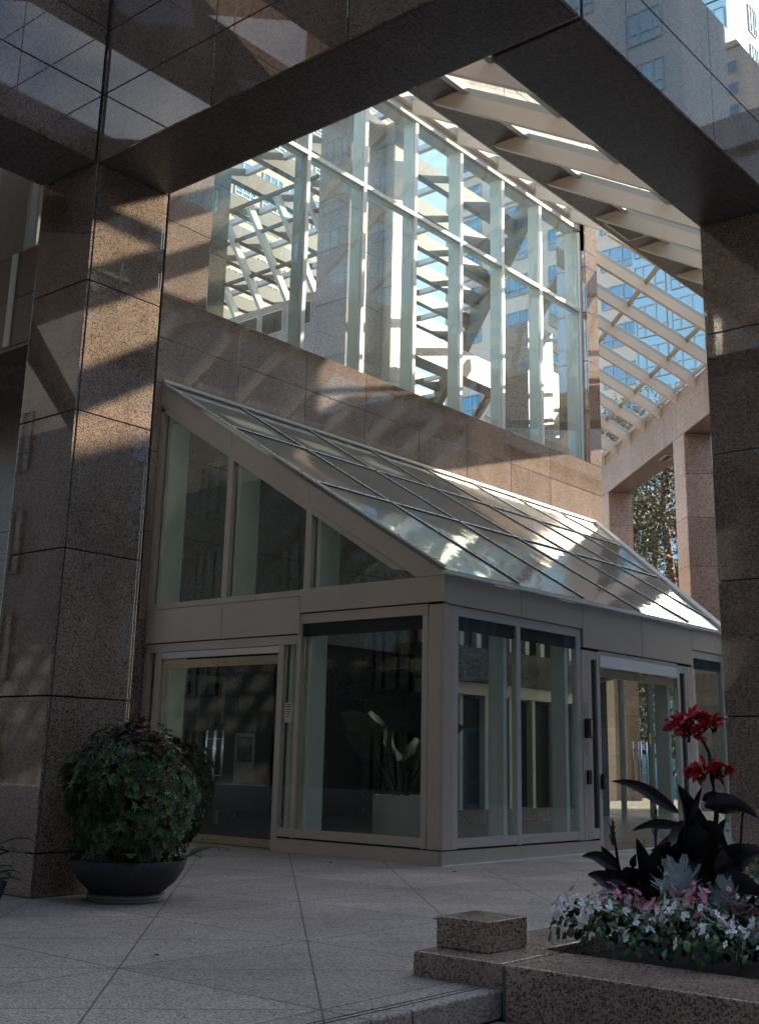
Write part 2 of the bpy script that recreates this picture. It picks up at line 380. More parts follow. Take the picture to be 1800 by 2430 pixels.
b.box(25.45, 26.05, YW-.0, YW+.6, 14.46, 15.3, 0)
b.build('window_jamb', ['granite_wall', 'joint'], bld, bevel=.003)
b = MB()      # wall in the lobby zone at ground level
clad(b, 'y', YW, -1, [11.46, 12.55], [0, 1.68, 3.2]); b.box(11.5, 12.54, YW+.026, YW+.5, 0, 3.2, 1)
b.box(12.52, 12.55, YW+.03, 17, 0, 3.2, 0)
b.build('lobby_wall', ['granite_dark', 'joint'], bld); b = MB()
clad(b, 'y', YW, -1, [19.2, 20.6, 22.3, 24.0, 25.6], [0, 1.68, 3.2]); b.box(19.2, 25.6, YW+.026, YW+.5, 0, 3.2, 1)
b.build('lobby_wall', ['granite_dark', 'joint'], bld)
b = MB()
b.box(11.92, 25.9, YW+.52, 26, 3.21, 3.5, 0); b.prism([(11.92, YW+.52, 8.3), (25.9, YW+.52, 8.3), (36, 25, 8.3), (46, 36, 8.3), (11.92, 36, 8.3)], (0, 0, .27))
b.build('floor_slab', ['granite_dark'], bld)
# left side wall (x = 11.45) seen through the gap left of the pillar
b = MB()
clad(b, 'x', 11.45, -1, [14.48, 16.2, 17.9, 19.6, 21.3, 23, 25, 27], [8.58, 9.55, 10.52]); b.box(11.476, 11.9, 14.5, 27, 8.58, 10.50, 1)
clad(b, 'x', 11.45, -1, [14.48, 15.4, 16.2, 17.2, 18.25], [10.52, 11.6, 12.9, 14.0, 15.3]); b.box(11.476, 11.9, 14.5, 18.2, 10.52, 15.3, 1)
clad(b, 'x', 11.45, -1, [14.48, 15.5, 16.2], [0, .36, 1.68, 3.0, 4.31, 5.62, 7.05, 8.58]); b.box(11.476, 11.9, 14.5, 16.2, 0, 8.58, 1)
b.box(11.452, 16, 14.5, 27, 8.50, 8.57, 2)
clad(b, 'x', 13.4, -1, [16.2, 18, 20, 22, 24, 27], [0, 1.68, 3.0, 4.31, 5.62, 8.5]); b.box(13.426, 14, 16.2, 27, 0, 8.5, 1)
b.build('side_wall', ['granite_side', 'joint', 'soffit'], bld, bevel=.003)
w_ = MB(); w_.box(11.60, 11.62, 18.3, 27, 10.52, 15.2); wside = w_.build('side_window', 'glass', bld)
b = MB()
for y_ in (18.42, 18.73, 20.4, 22.1, 24): b.box(11.48, 11.75, y_-.05, y_+.05, 10.53, 15.2)
b.build('mullion', 'frame_grey', wside)
b = MB(); b.box(11.425, 11.449, 18.86, 19.04, 8.6, 10.5); b.build('pale_strip', 'white_metal', bld)  # thin pale upright strip on the stone below the side window
b = MB(); b.box(-9, 11.4, 9.9, 42, 15.4, 15.8); b.build('sky_block_ceiling', 'cream', bld)  # unseen ceiling, added to keep sky light off the side wall
b = MB(); b.box(12.6, 12.8, 18.3, 27, 10.5, 15.2); b.build('blind', simple('brown_wood_panel', (.16, .10, .07), .6, 0, .2, 3), bld)

# curtain wall
YG = 14.65
b = MB(); b.box(12.45, 25.45, YG, YG+.014, 8.6, 15.05); cw = b.build('curtain_wall', 'glass_curtain', bld)
mxs_ = [14.98+1.70*k for k in range(6)]
for i, x in enumerate(mxs_):
    b = MB(); b.box(x-.045, x+.045, YG-.05, YG-.004, 8.6, 15.0); b.box(x-.035, x+.035, YG+.02, YG+.31, 8.6, 15.05, 1)
    b.build('mullion', ['mull_white', 'white_metal'], cw)
b = MB(); b.box(25.37, 25.445, YG-.05, YG-.004, 8.6, 15.0); b.box(25.38, 25.44, YG+.02, YG+.4, 8.6, 15.05, 1); b.build('mullion', ['mull_white', 'white_metal'], cw)
b = MB(); b.box(12.46, 25.44, YG-.045, YG-.003, 12.72, 12.81); b.box(12.46, 25.44, YG+.019, YG+.20, 12.73, 12.80, 1); b.build('transom', ['mull_white', 'white_metal'], cw)
b = MB(); b.box(11.5, 25.46, YG-.06, YG+.3, 15.05, 15.25); b.build('head_rail', 'alu_light', cw)
b = MB(); b.box(11.5, 26.0, YG-.18, YG+.6, 15.251, 15.7); b.build('head_beam', 'cream', bld)

# atrium inside, seen through the curtain wall
atr = thing('atrium_roof', (30, 28, 19), 'glass roof on broad tan bars inside the atrium behind the curtain wall', 'glass roof')
for j in range(14):
    y = 17.6+1.72*j; z = 19.0+.03*y
    b = MB(); b.box(13.5, y+11.1, y-.13, y+.13, z-.42, z+.16); b.build('rafter', 'tan_bar', atr)
for k in range(18):
    x = 14.6+2.3*k; ya = max(17, x-11.1); b = MB(); b.box(x-.04, x+.04, ya, 40.5, 19.75, 19.95); b.box(x+.07, x+.13, ya, 40.5, 19.75, 19.9); b.build('glazing_bar', 'mull_white', atr)
b = MB(); b.add([(13.5, 17, 20.2), (28.1, 17, 20.2), (52.1, 41, 20.6), (13.5, 41, 20.6)], [(0,1,2,3)]); b.build('glass_sheet', 'glass_clear', atr)
b = MB(lambda s, h, z: ((s*S2+11.25-h*S2)/2, (s*S2-11.25+h*S2)/2, z)); b.box(32.2, 66, -.15, .15, 19.0, 20.1); b.build('edge_beam', 'tan_bar', atr)
def stone(name, x0, x1, y0, y1, z0, z1, zs, m='granite_far'):
    b = MB(); clad(b, 'y', y0, -1, [x0+.03, x1], zs); clad(b, 'x', x0, -1, [y0, y1], zs); b.box(x0+.026, x1, y0+.026, y1, z0, z1, 1); return b.build(name, [m, 'joint'], bld)
stone('atrium_pier', 22.2, 23.7, 20, 21.2, 8.6, 19.4, [8.6, 10.2, 11.8, 13.4, 15.0, 16.6, 19.4])
stone('atrium_column', 23.74, 24.45, 19.7, 20.4, 8.6, 19.4, [8.6, 11.4, 14.2, 17.0, 19.4], 'cream_stone')
stone('atrium_pier', 26.6, 27.9, 17.0, 18.0, 8.6, 13.4, [8.6, 10.2, 11.8, 13.4]); stone('atrium_pier', 29.4, 30.3, 18.2, 19.0, 8.6, 13.0, [8.6, 10.2, 11.8, 13.0])
b = MB(); b.box(27.9, 28.6, 17.6, 18.2, 12.2, 13.4); b.box(24.5, 32, 21.4, 22.0, 13.4, 14.3); b.build('atrium_beam', 'granite_far', bld)
b = MB(); b.box(24.0, 24.8, 21.25, 31, 12.8, 14.9); lb = b.build('atrium_beam', 'granite_far', bld)
for (a_, c_) in ((21.9, 22.8), (23.1, 24.0), (24.3, 25.15), (25.4, 26.3), (26.6, 27.5), (27.8, 28.7)):
    b = MB(); b.box(23.96, 23.985, a_, c_, 13.95, 14.62, 0); b.box(23.985, 23.998, a_-.05, c_+.05, 13.9, 14.67, 1)
    q = a_+.1
    while q < c_: b.box(23.95, 23.959, q, q+.03, 13.97, 14.6, 2); q += .1
    b.build('louvre_vent', [M['louvre'], 'cream', 'dark'], lb)
lean = thing('inner_lean_to_roof', (23, 25, 15), 'white framed lean-to glazing rising above the louvred tan beam inside the atrium', 'glass roof')
for y in (21.9, 23.0, 24.15, 25.3, 26.45, 27.6, 28.75):
    b = MB(); b.bar((24.05, y, 14.95), (22.25, y, 17.4), .13, .24, (1, 0, .7)); b.build('rafter', 'mull_white', lean)
for (x, z) in ((23.45, 15.75), (22.75, 16.7), (22.25, 17.45)):
    b = MB(); b.box(x-.04, x+.04, 21.3, 31, z, z+.10); b.build('purlin', 'tan_bar', lean)

# ------------------------------------------------------------------ overhead skylights
arc = thing('arcade_skylight', (17, 10, 11), 'cream raftered arcade skylight resting on a long dark granite beam', 'skylight')
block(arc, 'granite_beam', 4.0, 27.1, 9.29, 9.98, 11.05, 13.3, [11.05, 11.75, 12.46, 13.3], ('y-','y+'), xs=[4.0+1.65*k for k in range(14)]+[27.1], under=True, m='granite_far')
TS = .6
def raf(x, yb, zb_, ya, n, parent, wdt=.13, th=.30):
    b = MB(); z1 = zb_+TS*(ya-yb)
    b.prism([(x-wdt/2, yb, zb_), (x-wdt/2, ya, z1), (x-wdt/2, ya, z1+th), (x-wdt/2, yb, zb_+th)], (wdt, 0, 0)); 
    o = b.build(n, 'cream', parent)
    b = MB(); b.prism([(x-.05, yb, zb_+th+.002), (x-.05, ya, z1+th+.002), (x-.05, ya, z1+th+.13), (x-.05, yb, zb_+th+.13)], (.10, 0, 0))
    b.build('glazing_bar', 'frame_grey', o); return o
for j in range(-3, 10): raf(12.82+1.665*j, 5.0, 11.05-TS*4.87, 9.9, 'rafter', arc, th=.28)   # lower slope
for j in range(9): raf(11.34+1.68*j, 10.0, 15.05-TS*4.45, 14.45, 'rafter', arc)               # upper slope
def xpurl(y, z, x0, x1, parent, hh=.14, ww=.09):
    b = MB(); b.box(x0, x1, y-ww/2, y+ww/2, z, z+hh); b.build('purlin', 'frame_grey', parent)
for y_ in (9.22, 7.6, 6.2): xpurl(y_, 11.05+TS*(y_-9.87)+.29, 7.6, 27, arc)
for y_ in (12.2,): xpurl(y_, 15.05-TS*(14.45-y_)+.31, 11.3, 26, arc)
b = MB()
for (x0, x1, ya, yb, zr, yr) in ((7.6, 27.5, 5.0, 9.27, 11.05, 9.87), (11.3, 26.6, 10.0, 14.5, 15.05, 14.45)):
    za, zb2 = zr+TS*(ya-yr)+.44, zr+TS*(yb-yr)+.44
    b.add([(x0, ya, za), (x1, ya, za), (x1, yb, zb2), (x0, yb, zb2)], [(0,1,2,3)])
b.build('glass_sheet', 'glass_roof', arc)
b = MB(); b.box(18.02, 19.0, 9.42, 9.84, 11.02, 11.055, 1); b.box(18.07, 18.95, 9.47, 9.79, 11.015, 11.03, 0); b.build('light_fitting', ['black', 'frame_grey'], arc)

# diagonal arcade on the right
def DG(s, h, z, q=17.18):      # diagonal frame: s along (1,1), h away from the diagonal line x-y=q towards (-1,1)
    k = q-h*S2; return ((s*S2+k)/2, (s*S2-k)/2, z)
dia = thing('diagonal_arcade', (33, 16, 0), 'sunlit tan granite diagonal portal with a skylight of sloping cream rafters', 'arcade')
def dclad(b, z0, z1, zs, s0, s1, h0, h1, ss, faces, t=.03, gap=.014):
    b.box(s0+.026, s1-.026, h0+.026, h1-.026, z0+.02, z1-.01, 1)
    for j in range(len(zs)-1):
        a, c = zs[j]+gap/2, zs[j+1]-gap/2
        if 's-' in faces: b.box(s0, s0+t, h0+gap/2, h1-gap/2, a, c, 0)
        if 'h+' in faces:
            for i in range(len(ss)-1): b.box(ss[i]+gap/2, ss[i+1]-gap/2, h1-t, h1, a, c, 0)
        if 'h-' in faces:
            for i in range(len(ss)-1): b.box(ss[i]+gap/2, ss[i+1]-gap/2, h0, h0+t, a, c, 0)
    b.box(s0+.03, s1-.03, h0+.03, h1-.03, z0, z0+.019, 2)
sN = (32.25+15.07)/S2; sF = (38.06+20.88)/S2
b = MB(DG); ss = [28.0+1.2*k for k in range(19)]
dclad(b, 11.05, 12.46, [11.05, 12.46], 26.5, 50, -.9, 0, [26.5]+ss, ('h+','h-'))
b.build('granite_beam', ['granite_far', 'joint', 'soffit'], dia)
CZ = [0, 1.5, 2.9, 4.3, 5.66, 6.97, 8.45, 9.8, 11.05]
for s_ in (sN, sF, sF+8.2, sN-7.6):
    b = MB(DG); dclad(b, 0, 11.05, CZ, s_, s_+1.0, -.9, -.004, [s_+.03, s_+1.0], ('s-','h+','h-'))
    b.build('pillar', ['granite_far', 'joint', 'soffit'], dia)
b = MB(DG)
sv = sN+2.6; b.box(sv, sv+.7, -.62, -.3, 11.03, 11.049, 1); b.box(sv+.05, sv+.65, -.57, -.35, 11.02, 11.035, 0); b.build('light_fitting', ['black', 'frame_grey'], dia)
HW = 3.98
for k in range(-4, 12):
    s_ = (31.44+14.26)/S2+1.635*k; b = MB(DG)
    b.prism([(s_-.065, 0.002, 12.15), (s_-.065, HW, 12.15+TS*HW), (s_-.065, HW, 12.45+TS*HW), (s_-.065, 0.002, 12.45)], (.13, 0, 0)); o = b.build('rafter', 'cream', dia)
    b = MB(DG); b.prism([(s_-.05, 0.003, 12.452), (s_-.05, HW, 12.452+TS*HW), (s_-.05, HW, 12.58+TS*HW), (s_-.05, 0.003, 12.58)], (.10, 0, 0)); b.build('glazing_bar', 'frame_grey', o)
for h_ in (.06, .82, 2.48):
    b = MB(DG); b.box(26, 52, h_-.04, h_+.04, 12.44+TS*h_, 12.56+TS*h_); b.build('purlin', 'steel' if h_ > .1 else 'frame_grey', dia)
b = MB(DG); b.add([(26, 0, 12.59), (52, 0, 12.59), (52, HW, 12.59+TS*HW), (26, HW, 12.59+TS*HW)], [(0,1,2,3)]); b.build('glass_sheet', 'glass_roof', dia)
# wall that continues behind the corner along the diagonal
b = MB(lambda s, h, z: DG(s, h, z, 11.55))
dclad(b, 0, 8.6, [0, 3.2, 4.6, 5.9, 7.05, 7.83, 8.6], 28.62, 50, .0, .6, [28.65+1.7*k for k in range(13)], ('h-',))
b.box(28.62, 50, .05, .4, 15.05, 15.2, 0)
b.build('diagonal_wall', ['granite_wall', 'joint', 'soffit'], bld)

# ------------------------------------------------------------------ glass entrance vestibule
XC, YC = 11.62, 8.69
ves = thing('entrance_vestibule', (XC, YC, 0), 'lean-to glass entrance vestibule with champagne metal fascia and sloping roof', 'vestibule')
SR = .613
def zr(y): return 3.54+SR*(y-YC)
QE = 11.15
XE = YC+QE          # end of the eave
# roof skin
def roofmat():
    m, n, b = mat('roof_panel_glass')
    b.inputs['Base Color'].default_value = (.58, .64, .60, 1); b.inputs['Metallic'].default_value = .8; b.inputs['Roughness'].default_value = .13
    t = N(n, 'ShaderNodeTexCoord'); z = N(n, 'ShaderNodeTexNoise', Scale=1.1, Detail=1.0, Distortion=.6)
    mp = N(n, 'ShaderNodeMapping'); mp.inputs['Scale'].default_value = (1.3, .7, 1)
    n.links.new(t.outputs['Object'], mp.inputs['Vector']); n.links.new(mp.outputs['Vector'], z.inputs['Vector'])
    bp = N(n, 'ShaderNodeBump', Strength=.22, Distance=.03); n.links.new(z.outputs['Fac'], bp.inputs['Height']); n.links.new(bp.outputs['Normal'], b.inputs['Normal'])
    r = N(n, 'ShaderNodeMapRange'); r.inputs['To Min'].default_value = .02; r.inputs['To Max'].default_value = .09
    z2 = N(n, 'ShaderNodeTexNoise', Scale=1.7, Detail=4.0); n.links.new(t.outputs['Object'], z2.inputs['Vector'])
    n.links.new(z2.outputs['Fac'], r.inputs['Value']); n.links.new(r.outputs['Result'], b.inputs['Roughness'])
    o = [q for q in n.nodes if q.type == 'OUTPUT_MATERIAL'][0]; tl = N(n, 'ShaderNodeBsdfTranslucent'); tl.inputs['Color'].default_value = (.8, .85, .8, 1)
    ms = N(n, 'ShaderNodeMixShader'); ms.inputs['Fac'].default_value = .25     # frosted panes let some daylight through
    n.links.new(b.outputs['BSDF'], ms.inputs[1]); n.links.new(tl.outputs['BSDF'], ms.inputs[2]); n.links.new(ms.outputs['Shader'], o.inputs['Surface'])
    return m
M['roof'] = roofmat()
rf = MB()
nv = Vector((0, -SR, 1)).normalized()
y0, y1 = YC-.05, YW-.003
rf.prism([(XC-.02, y0, zr(y0)-.06), (QE+y0, y0, zr(y0)-.06), (QE+y1, y1, zr(y1)-.06), (XC-.02, y1, zr(y1)-.06)], (0, 0, .06))
roof = rf.build('roof', 'roof', ves)
seams_x = [XC+.03]+[11.62+1.72*k for k in range(1, 9)]
def seam(x, ya, yb):
    b = MB(); b.bar((x, ya, zr(ya)+.012), (x, yb, zr(yb)+.012), .035, .022, tuple(nv), 0)
    b.bar((x-.027, ya, zr(ya)+.006), (x-.027, yb, zr(yb)+.006), .006, .012, tuple(nv), 1)
    k = 0; yy = ya+.15
    while yy < yb:
        b.bar((x-.008, yy, zr(yy)+.026), (x+.008, yy, zr(yy)+.026), .016, .01, tuple(nv), 1); yy += .30
    b.build('roof_seam', ['mull_white', 'joint'], roof)
for x in seams_x: seam(x, max(YC, x-QE)+.02, YW-.02)
for yp_ in (12.80, 11.0):
    b = MB(); b.bar((XC, yp_, zr(yp_)+.012), (QE+yp_, yp_, zr(yp_)+.012), .05, .02, tuple(nv), 0)
    b.bar((XC, yp_-.03, zr(yp_)-.012), (QE+yp_, yp_-.03, zr(yp_)-.012), .012, .012, tuple(nv), 1)
    x = XC+.2
    while x < QE+yp_: b.bar((x, yp_-.008, zr(yp_)+.026), (x, yp_+.008, zr(yp_)+.026), .016, .01, tuple(nv), 1); x += .30
    b.build('roof_seam', ['mull_white', 'joint'], roof)
b = MB(); b.bar((XC-.02, YW-.04, zr(YW)+.02), (QE+YW, YW-.04, zr(YW)+.02), .05, .05, (0,0,1)); b.build('ridge_flashing', 'alu_light', roof)
b = MB(); b.bar((XE+.0, YC-.03, zr(YC)+.02), (QE+YW-.05, YW-.05, zr(YW)+.02), .10, .05, (0,0,1)); b.build('verge_flashing', 'alu_light', roof)
b = MB(); b.box(XC-.04, XE+.05, YC-.07, YC-.0, 3.455, 3.50); b.box(XC, XE, YC-.045, YC-.015, 3.501, 3.512, 1)
x = XC+.1
while x < XE: b.box(x, x+.016, YC-.06, YC-.044, 3.501, 3.51, 1); x += .28
b.build('eave_gutter', ['mull_white', 'joint'], roof)
# rake fascia on the left gable
def rakepoly(x, top, bot, ya, yb): return [(x, ya, zr(ya)+top), (x, yb, zr(yb)+top), (x, yb, zr(yb)+bot), (x, ya, zr(ya)+bot)]
joints = [YC+.001, 11.06, 12.72, YW-.004]
b = MB(); b.prism([(XC, YC, 3.49), (XC, 11.055, zr(11.055)-.0), (XC, 11.055, zr(11.055)-.37), (XC, 9.14, 3.452), (XC, YC, 3.452)], (.04, 0, 0))
for ya, yb in ((11.065, 12.715), (12.725, YW-.004)): b.prism(rakepoly(XC, 0, -.37, ya, yb), (.04, 0, 0))
b.prism(rakepoly(XC-.012, .012, -.03, YC, YW-.005), (.012, 0, 0), 1)
b.build('rake_fascia', ['alu', 'mull_white'], ves, bevel=.003)
b = MB(); b.prism([(XC+.015, 9.33, zr(9.33)-.375), (XC+.015, YW-.01, zr(YW-.01)-.375), (XC+.015, YW-.01, zr(YW-.01)-.475), (XC+.015, 9.55, zr(9.55)-.475)], (.08, 0, 0))
b.box(XC+.015, XC+.095, 9.15, YW-.01, 3.355, 3.44)
b.box(XC+.015, XC+.095, YW-.09, YW-.005, 3.45, zr(YW-.09)-.39)
for ym in (11.06, 12.72):
    b.box(XC+.01, XC+.09, ym-.055, ym+.055, 3.441, zr(ym-.06)-.38); 
b.build('gable_frame', 'alu', ves)
for ym in (YW-.13, 12.62, 10.95):
    b = MB(); b.box(XC+.10, XC+.50, ym-.05, ym+.02, 3.2, zr(ym-.1)-.30); b.build('gable_mullion', 'white_metal', ves)
b = MB(); b.prism([(XC+.055, 9.5, 3.43), (XC+.055, YW-.02, 3.43), (XC+.055, YW-.02, zr(YW)-.42), (XC+.055, 9.5, zr(9.5)-.42)], (.012, 0, 0)); b.build('glass_pane', 'glass', ves)
# left face fascia
def panel(n, m, *bx, bev=.003):
    b = MB(); b.box(*bx); return b.build(n, m, ves, bevel=bev)
panel('fascia_panel', 'alu', XC, XC+.05, 12.725, 14.42, 2.84, 3.345); panel('fascia_panel', 'alu', XC, XC+.05, 11.165, 12.715, 2.84, 3.345)
panel('fascia_panel', 'alu', XC, XC+.05, YC+.0, 11.155, 3.12, 3.447)
for a, c, z0, z1 in ((11.635, 13.345, 3.10, 3.45), (13.355, 14.965, 3.10, 3.45), (14.975, 16.775, 2.84, 3.45), (16.785, 18.555, 2.84, 3.45), (18.565, XE, 3.10, 3.45)):
    panel('fascia_panel', 'alu', XC+.055 if a < 11.7 else a, c, YC, YC+.05, z0, z1)
b = MB()     # shadow gaps and backing
b.box(XC+.052, XC+.09, 8.75, 14.4, 2.80, 3.34); b.box(11.68, XE-.02, YC+.052, YC+.09, 2.80, 3.45); b.build('shadow_gap', 'joint', ves)
# left face lower: frames and glass
FX0, FX1 = XC+.02, XC+.10
b = MB()
b.box(FX0, FX1, 11.21, 14.40, 2.70, 2.825); b.box(FX0, FX1, 8.96, 11.15, 2.97, 3.105)
b.box(FX0-.005, FX1, 14.33, 14.42, 0, 2.699); b.box(FX0-.005, FX1, 14.03, 14.12, 0, 2.699)
b.box(FX0-.005, FX1, 11.45, 11.55, 0, 2.699); b.box(FX0-.005, FX1, 11.13, 11.20, .18, 3.105)
b.box(FX0-.002, FX1, 8.95, 9.04, .18, 2.969)
b.box(FX0, FX1, 11.20, 11.45, .19, .30); b.box(FX0, FX1, 9.04, 11.13, .19, .30)
b.build('window_frame', 'alu', ves, bevel=.003)
b = MB(); b.box(XC+.05, XC+.062, 11.2, 11.45, .3, 2.7); b.build('glass_pane', 'glass', ves)
b = MB(); b.box(XC+.05, XC+.062, 9.04, 11.13, .3, 2.97); b.build('glass_pane', 'glass', ves)
b = MB(); b.box(XC+.05, XC+.062, 14.12, 14.33, .02, 2.7); b.build('glass_pane', 'glass', ves)
b = MB(); b.box(XC+.012, XC+.06, YC+.05, 11.445, 0, .165); b.box(XC+.03, XC+.06, YC+.05, 11.44, .166, .188, 1); b.build('base_panel', ['alu', 'joint'], ves)
panel('corner_cladding', 'alu', XC+.01, XC+.06, YC+.05, 8.93, .18, 3.09); panel('corner_cladding', 'alu', XC+.012, XC+.215, YC+.01, YC+.049, .18, 3.09)
# double doors left face
def door(ax, a0, a1, hinge_at_a1, z0, z1):
    """glass door leaf; ax 'x' = in plane x=const running along y, 'y' = in plane y=const running along x"""
    def bx(mb_, u0, u1, d0, d1, zz0, zz1, mi=0):
        if ax == 'x': mb_.box(XC+d0, XC+d1, u0, u1, zz0, zz1, mi)
        else: mb_.box(u0, u1, YC+d0, YC+d1, zz0, zz1, mi)
    p = MB(); bx(p, a0+.006, a1-.006, .05, .062, z0+.1, z1-.1); lf = p.build('door', 'glass', ves)
    e = a0+.12 if hinge_at_a1 else a1-.12
    p = MB(); bx(p, a0+.006, a1-.006, .035, .077, z0, z0+.105); bx(p, e-.012, e+.012, .015, .0351, z0+.03, z0+.055, 1); p.build('door_rail', ['steel', 'chrome'], lf)
    p = MB(); bx(p, a0+.006, a1-.006, .035, .077, z1-.12, z1); bx(p, e-.012, e+.012, .02, .0351, z1-.075, z1-.05, 1); p.build('door_rail', ['steel', 'chrome'], lf)
    e = a0+.09 if hinge_at_a1 else a1-.09
    for sd_ in (-1, 1):
        d = .055+sd_*.07; p = MB()
        if ax == 'x': p.tube([(XC+d, e, .82), (XC+d, e, 1.55)], .014, 10)
        else: p.tube([(e, YC+d, .82), (e, YC+d, 1.55)], .014, 10)
        for zz in (.93, 1.43):
            if ax == 'x': p.tube([(XC+.056, e, zz), (XC+d, e, zz)], .009, 8)
            else: p.tube([(e, YC+.056, zz), (e, YC+d, zz)], .009, 8)
        p.build('door_handle', 'chrome', lf, smooth=True)
    return lf
door('x', 11.56, 12.785, False, .03, 2.57); door('x', 12.785, 14.02, True, .03, 2.57)
b = MB(); b.box(XC+.02, XC+.09, 11.555, 14.025, 2.60, 2.69); b.build('door_header', 'mull_white', ves)
b = MB(); b.box(XC+.0, XC+.1, 11.555, 14.025, 0, .022); b.build('threshold', 'steel', ves)
# right face
F0, F1 = YC+.02, YC+.10
b = MB()
b.box(11.845, 14.92, F0, F1, 2.97, 3.09)
for a, c in ((11.84, 11.94), (13.25, 13.345), (14.80, 14.92)): b.box(a, c, F0-.004, F1, .18, 2.969)
b.box(11.94, 13.25, F0, F1, .19, .30); b.box(13.345, 14.80, F0, F1, .19, .30)
b.box(15.12, 15.20, F0-.006, F1, .19, 2.80); b.box(15.36, 15.45, F0-.006, F1, 0.0, 2.80); b.box(15.20, 15.36, F0, F1, 2.68, 2.80); b.box(15.20, 15.36, F0, F1, .19, .33)
b.box(15.45, 18.0, F0, F1, 2.765, 2.825)
b.box(17.98, 18.07, F0-.006, F1, 0, 2.80); b.box(18.25, 18.33, F0-.006, F1, 0, 2.80); b.box(18.07, 18.25, F0, F1, 2.68, 2.80)
b.box(18.52, 18.60, F0-.006, F1, .19, 3.09); b.box(18.60, XE-.03, F0, F1, 2.97, 3.09); b.box(18.6, XE-.03, F0, F1, .19, .30); b.box(XE-.12, XE-.03, F0-.006, F1, .19, 3.09)
b.build('window_frame', 'alu_light', ves, bevel=.003)
for a, c, z0, z1 in ((11.94, 13.25, .3, 2.97), (13.345, 14.80, .3, 2.97), (18.6, XE-.12, .3, 2.97)):
    b = MB(); b.box(a, c, YC+.05, YC+.062, z0, z1); b.build('glass_pane', 'glass', ves)
for x in (13.13, 14.68, 17.85):
    b = MB(); b.box(x-.06, x+.02, YC+.11, YC+.34, .05, 3.1); b.build('inner_mullion', 'white_metal', ves)
for y in (11.06, 11.40, 13.96, 14.28):
    b = MB(); b.box(XC+.11, XC+.42, y-.05, y+.01, .02, 2.95); b.build('inner_mullion', 'white_metal', ves)
for a, c in ((15.2, 15.36), (18.07, 18.25)):
    b = MB(); b.box(a, c, YC+.05, YC+.07, .33, 2.68); b.build('slot_panel', 'dark', ves)
panel('cladding_panel', 'alu', 14.93, 15.115, YC+.012, YC+.06, .18, 2.80); panel('cladding_panel', 'alu', 18.335, 18.515, YC+.012, YC+.06, 0, 2.80)
b = MB(); b.box(XC+.012, 13.336, YC+.012, YC+.06, 0, .165); b.box(13.342, 15.36, YC+.012, YC+.06, 0, .165); b.box(11.7, 15.36, YC+.03, YC+.06, .166, .188, 1)
b.build('base_panel', ['alu', 'joint'], ves)
b = MB(); b.box(18.52, XE, YC+.012, YC+.06, 0, .165); b.build('base_panel', 'alu', ves)
door('y', 15.46, 16.685, False, .03, 2.57); door('y', 16.685, 17.97, True, .03, 2.57)
b = MB(); b.box(15.46, 17.97, YC+.005, YC+.06, 2.59, 2.758); b.build('door_header', 'mull_white', ves, bevel=.004)
b = MB(); b.box(15.46, 17.97, YC, YC+.1, 0, .022); b.build('threshold', 'steel', ves)
b = MB(); b.box(XC-.02, 18.3, YC-.04, YC+.005, .001, .012); b.build('sealant_line', 'mull_white', ves)
# diagonal end wall
b = MB(lambda s, h, z: DG(s, h, z, QE)); sE0 = (XE+YC)/S2; sE1 = (QE+2*YW)/S2
for k in range(5):
    s_ = sE0+k*(sE1-sE0)/4; zz = zr((s_*S2-QE)/2)-.1; b.box(s_-.05, s_+.05, .02, .12, 0, zz)
b.box(sE0, sE1, .02, .1, 3.1, 3.4)
b.build('end_frame', 'alu_light', ves)
b = MB(lambda s, h, z: DG(s, h, z, QE)); b.prism([(sE0, .06, .1), (sE1, .06, .1), (sE1, .06, zr(YW)-.1), (sE0, .06, zr(YC)-.1)], (0, .012, 0)); b.build('glass_pane', 'glass', ves)
for x in (13.34, 15.06, 16.78, 18.5):
    b = MB(); b.bar((x, YC+.2, zr(YC+.2)-.38), (x, YW-.05, zr(YW)-.38), .10, .22); b.build('roof_rafter', 'cream', ves)

# notices and intercom on the vestibule
b = MB(); b.box(XC+.040, XC+.044, 11.27, 11.41, 1.66, 1.92)
for k, (wd, zz) in enumerate(((.10, 1.885), (.11, 1.86), (.07, 1.825), (.09, 1.795), (.06, 1.765), (.05, 1.73))): b.box(XC+.0385, XC+.0398, 11.34-wd/2, 11.34+wd/2, zz, zz+.010, 1)
tag(b.build('door_notice', ['paper', 'black']), 'small cream notice of printed lines on the narrow sidelight right of the left doors', 'notice')
ic = thing('intercom', (15.02, YC, 1.6), 'black door entry phone between two small text plates on the metal post', 'intercom')
b = MB(); b.box(14.965, 15.09, YC-.05, YC+.010, 1.56, 1.83); b.build('body', 'black', ic, bevel=.006)
b = MB(); b.box(15.04, 15.085, YC-.058, YC-.0505, 1.58, 1.81); b.build('key_strip', simple('beige_plastic', (.45, .38, .28), .4), ic)
for z0 in (1.86, 1.30):
    b = MB(); b.box(14.97, 15.08, YC+.004, YC+.0105, z0, z0+.22)
    for k in range(6): b.box(14.985, 15.065, YC+.002, YC+.0035, z0+.03+.03*k, z0+.037+.03*k, 1)
    b.build('text_plate', ['alu', 'black'], ic)
b = MB(); b.box(15.0, 15.09, YC-.03, YC+.010, .93, 1.12); tag(b.build('card_reader', 'black', bevel=.005), 'plain black card reader low on the metal post below the intercom', 'card reader')
b = MB(); b.box(15.40, 15.47, YC-.03, YC+.012, .86, 1.07); b.box(15.455, 15.475, YC-.034, YC-.0305, .95, 1.0, 1); tag(b.build('door_lock_box', ['black', 'chrome'], bevel=.004), 'small black lock box at the edge of the right hand doors', 'lock')
b = MB()
b.lathe((0,0,0), [(.0, .0), (.045, .0), (.045, .002), (.0, .002)], 24)
dec = []
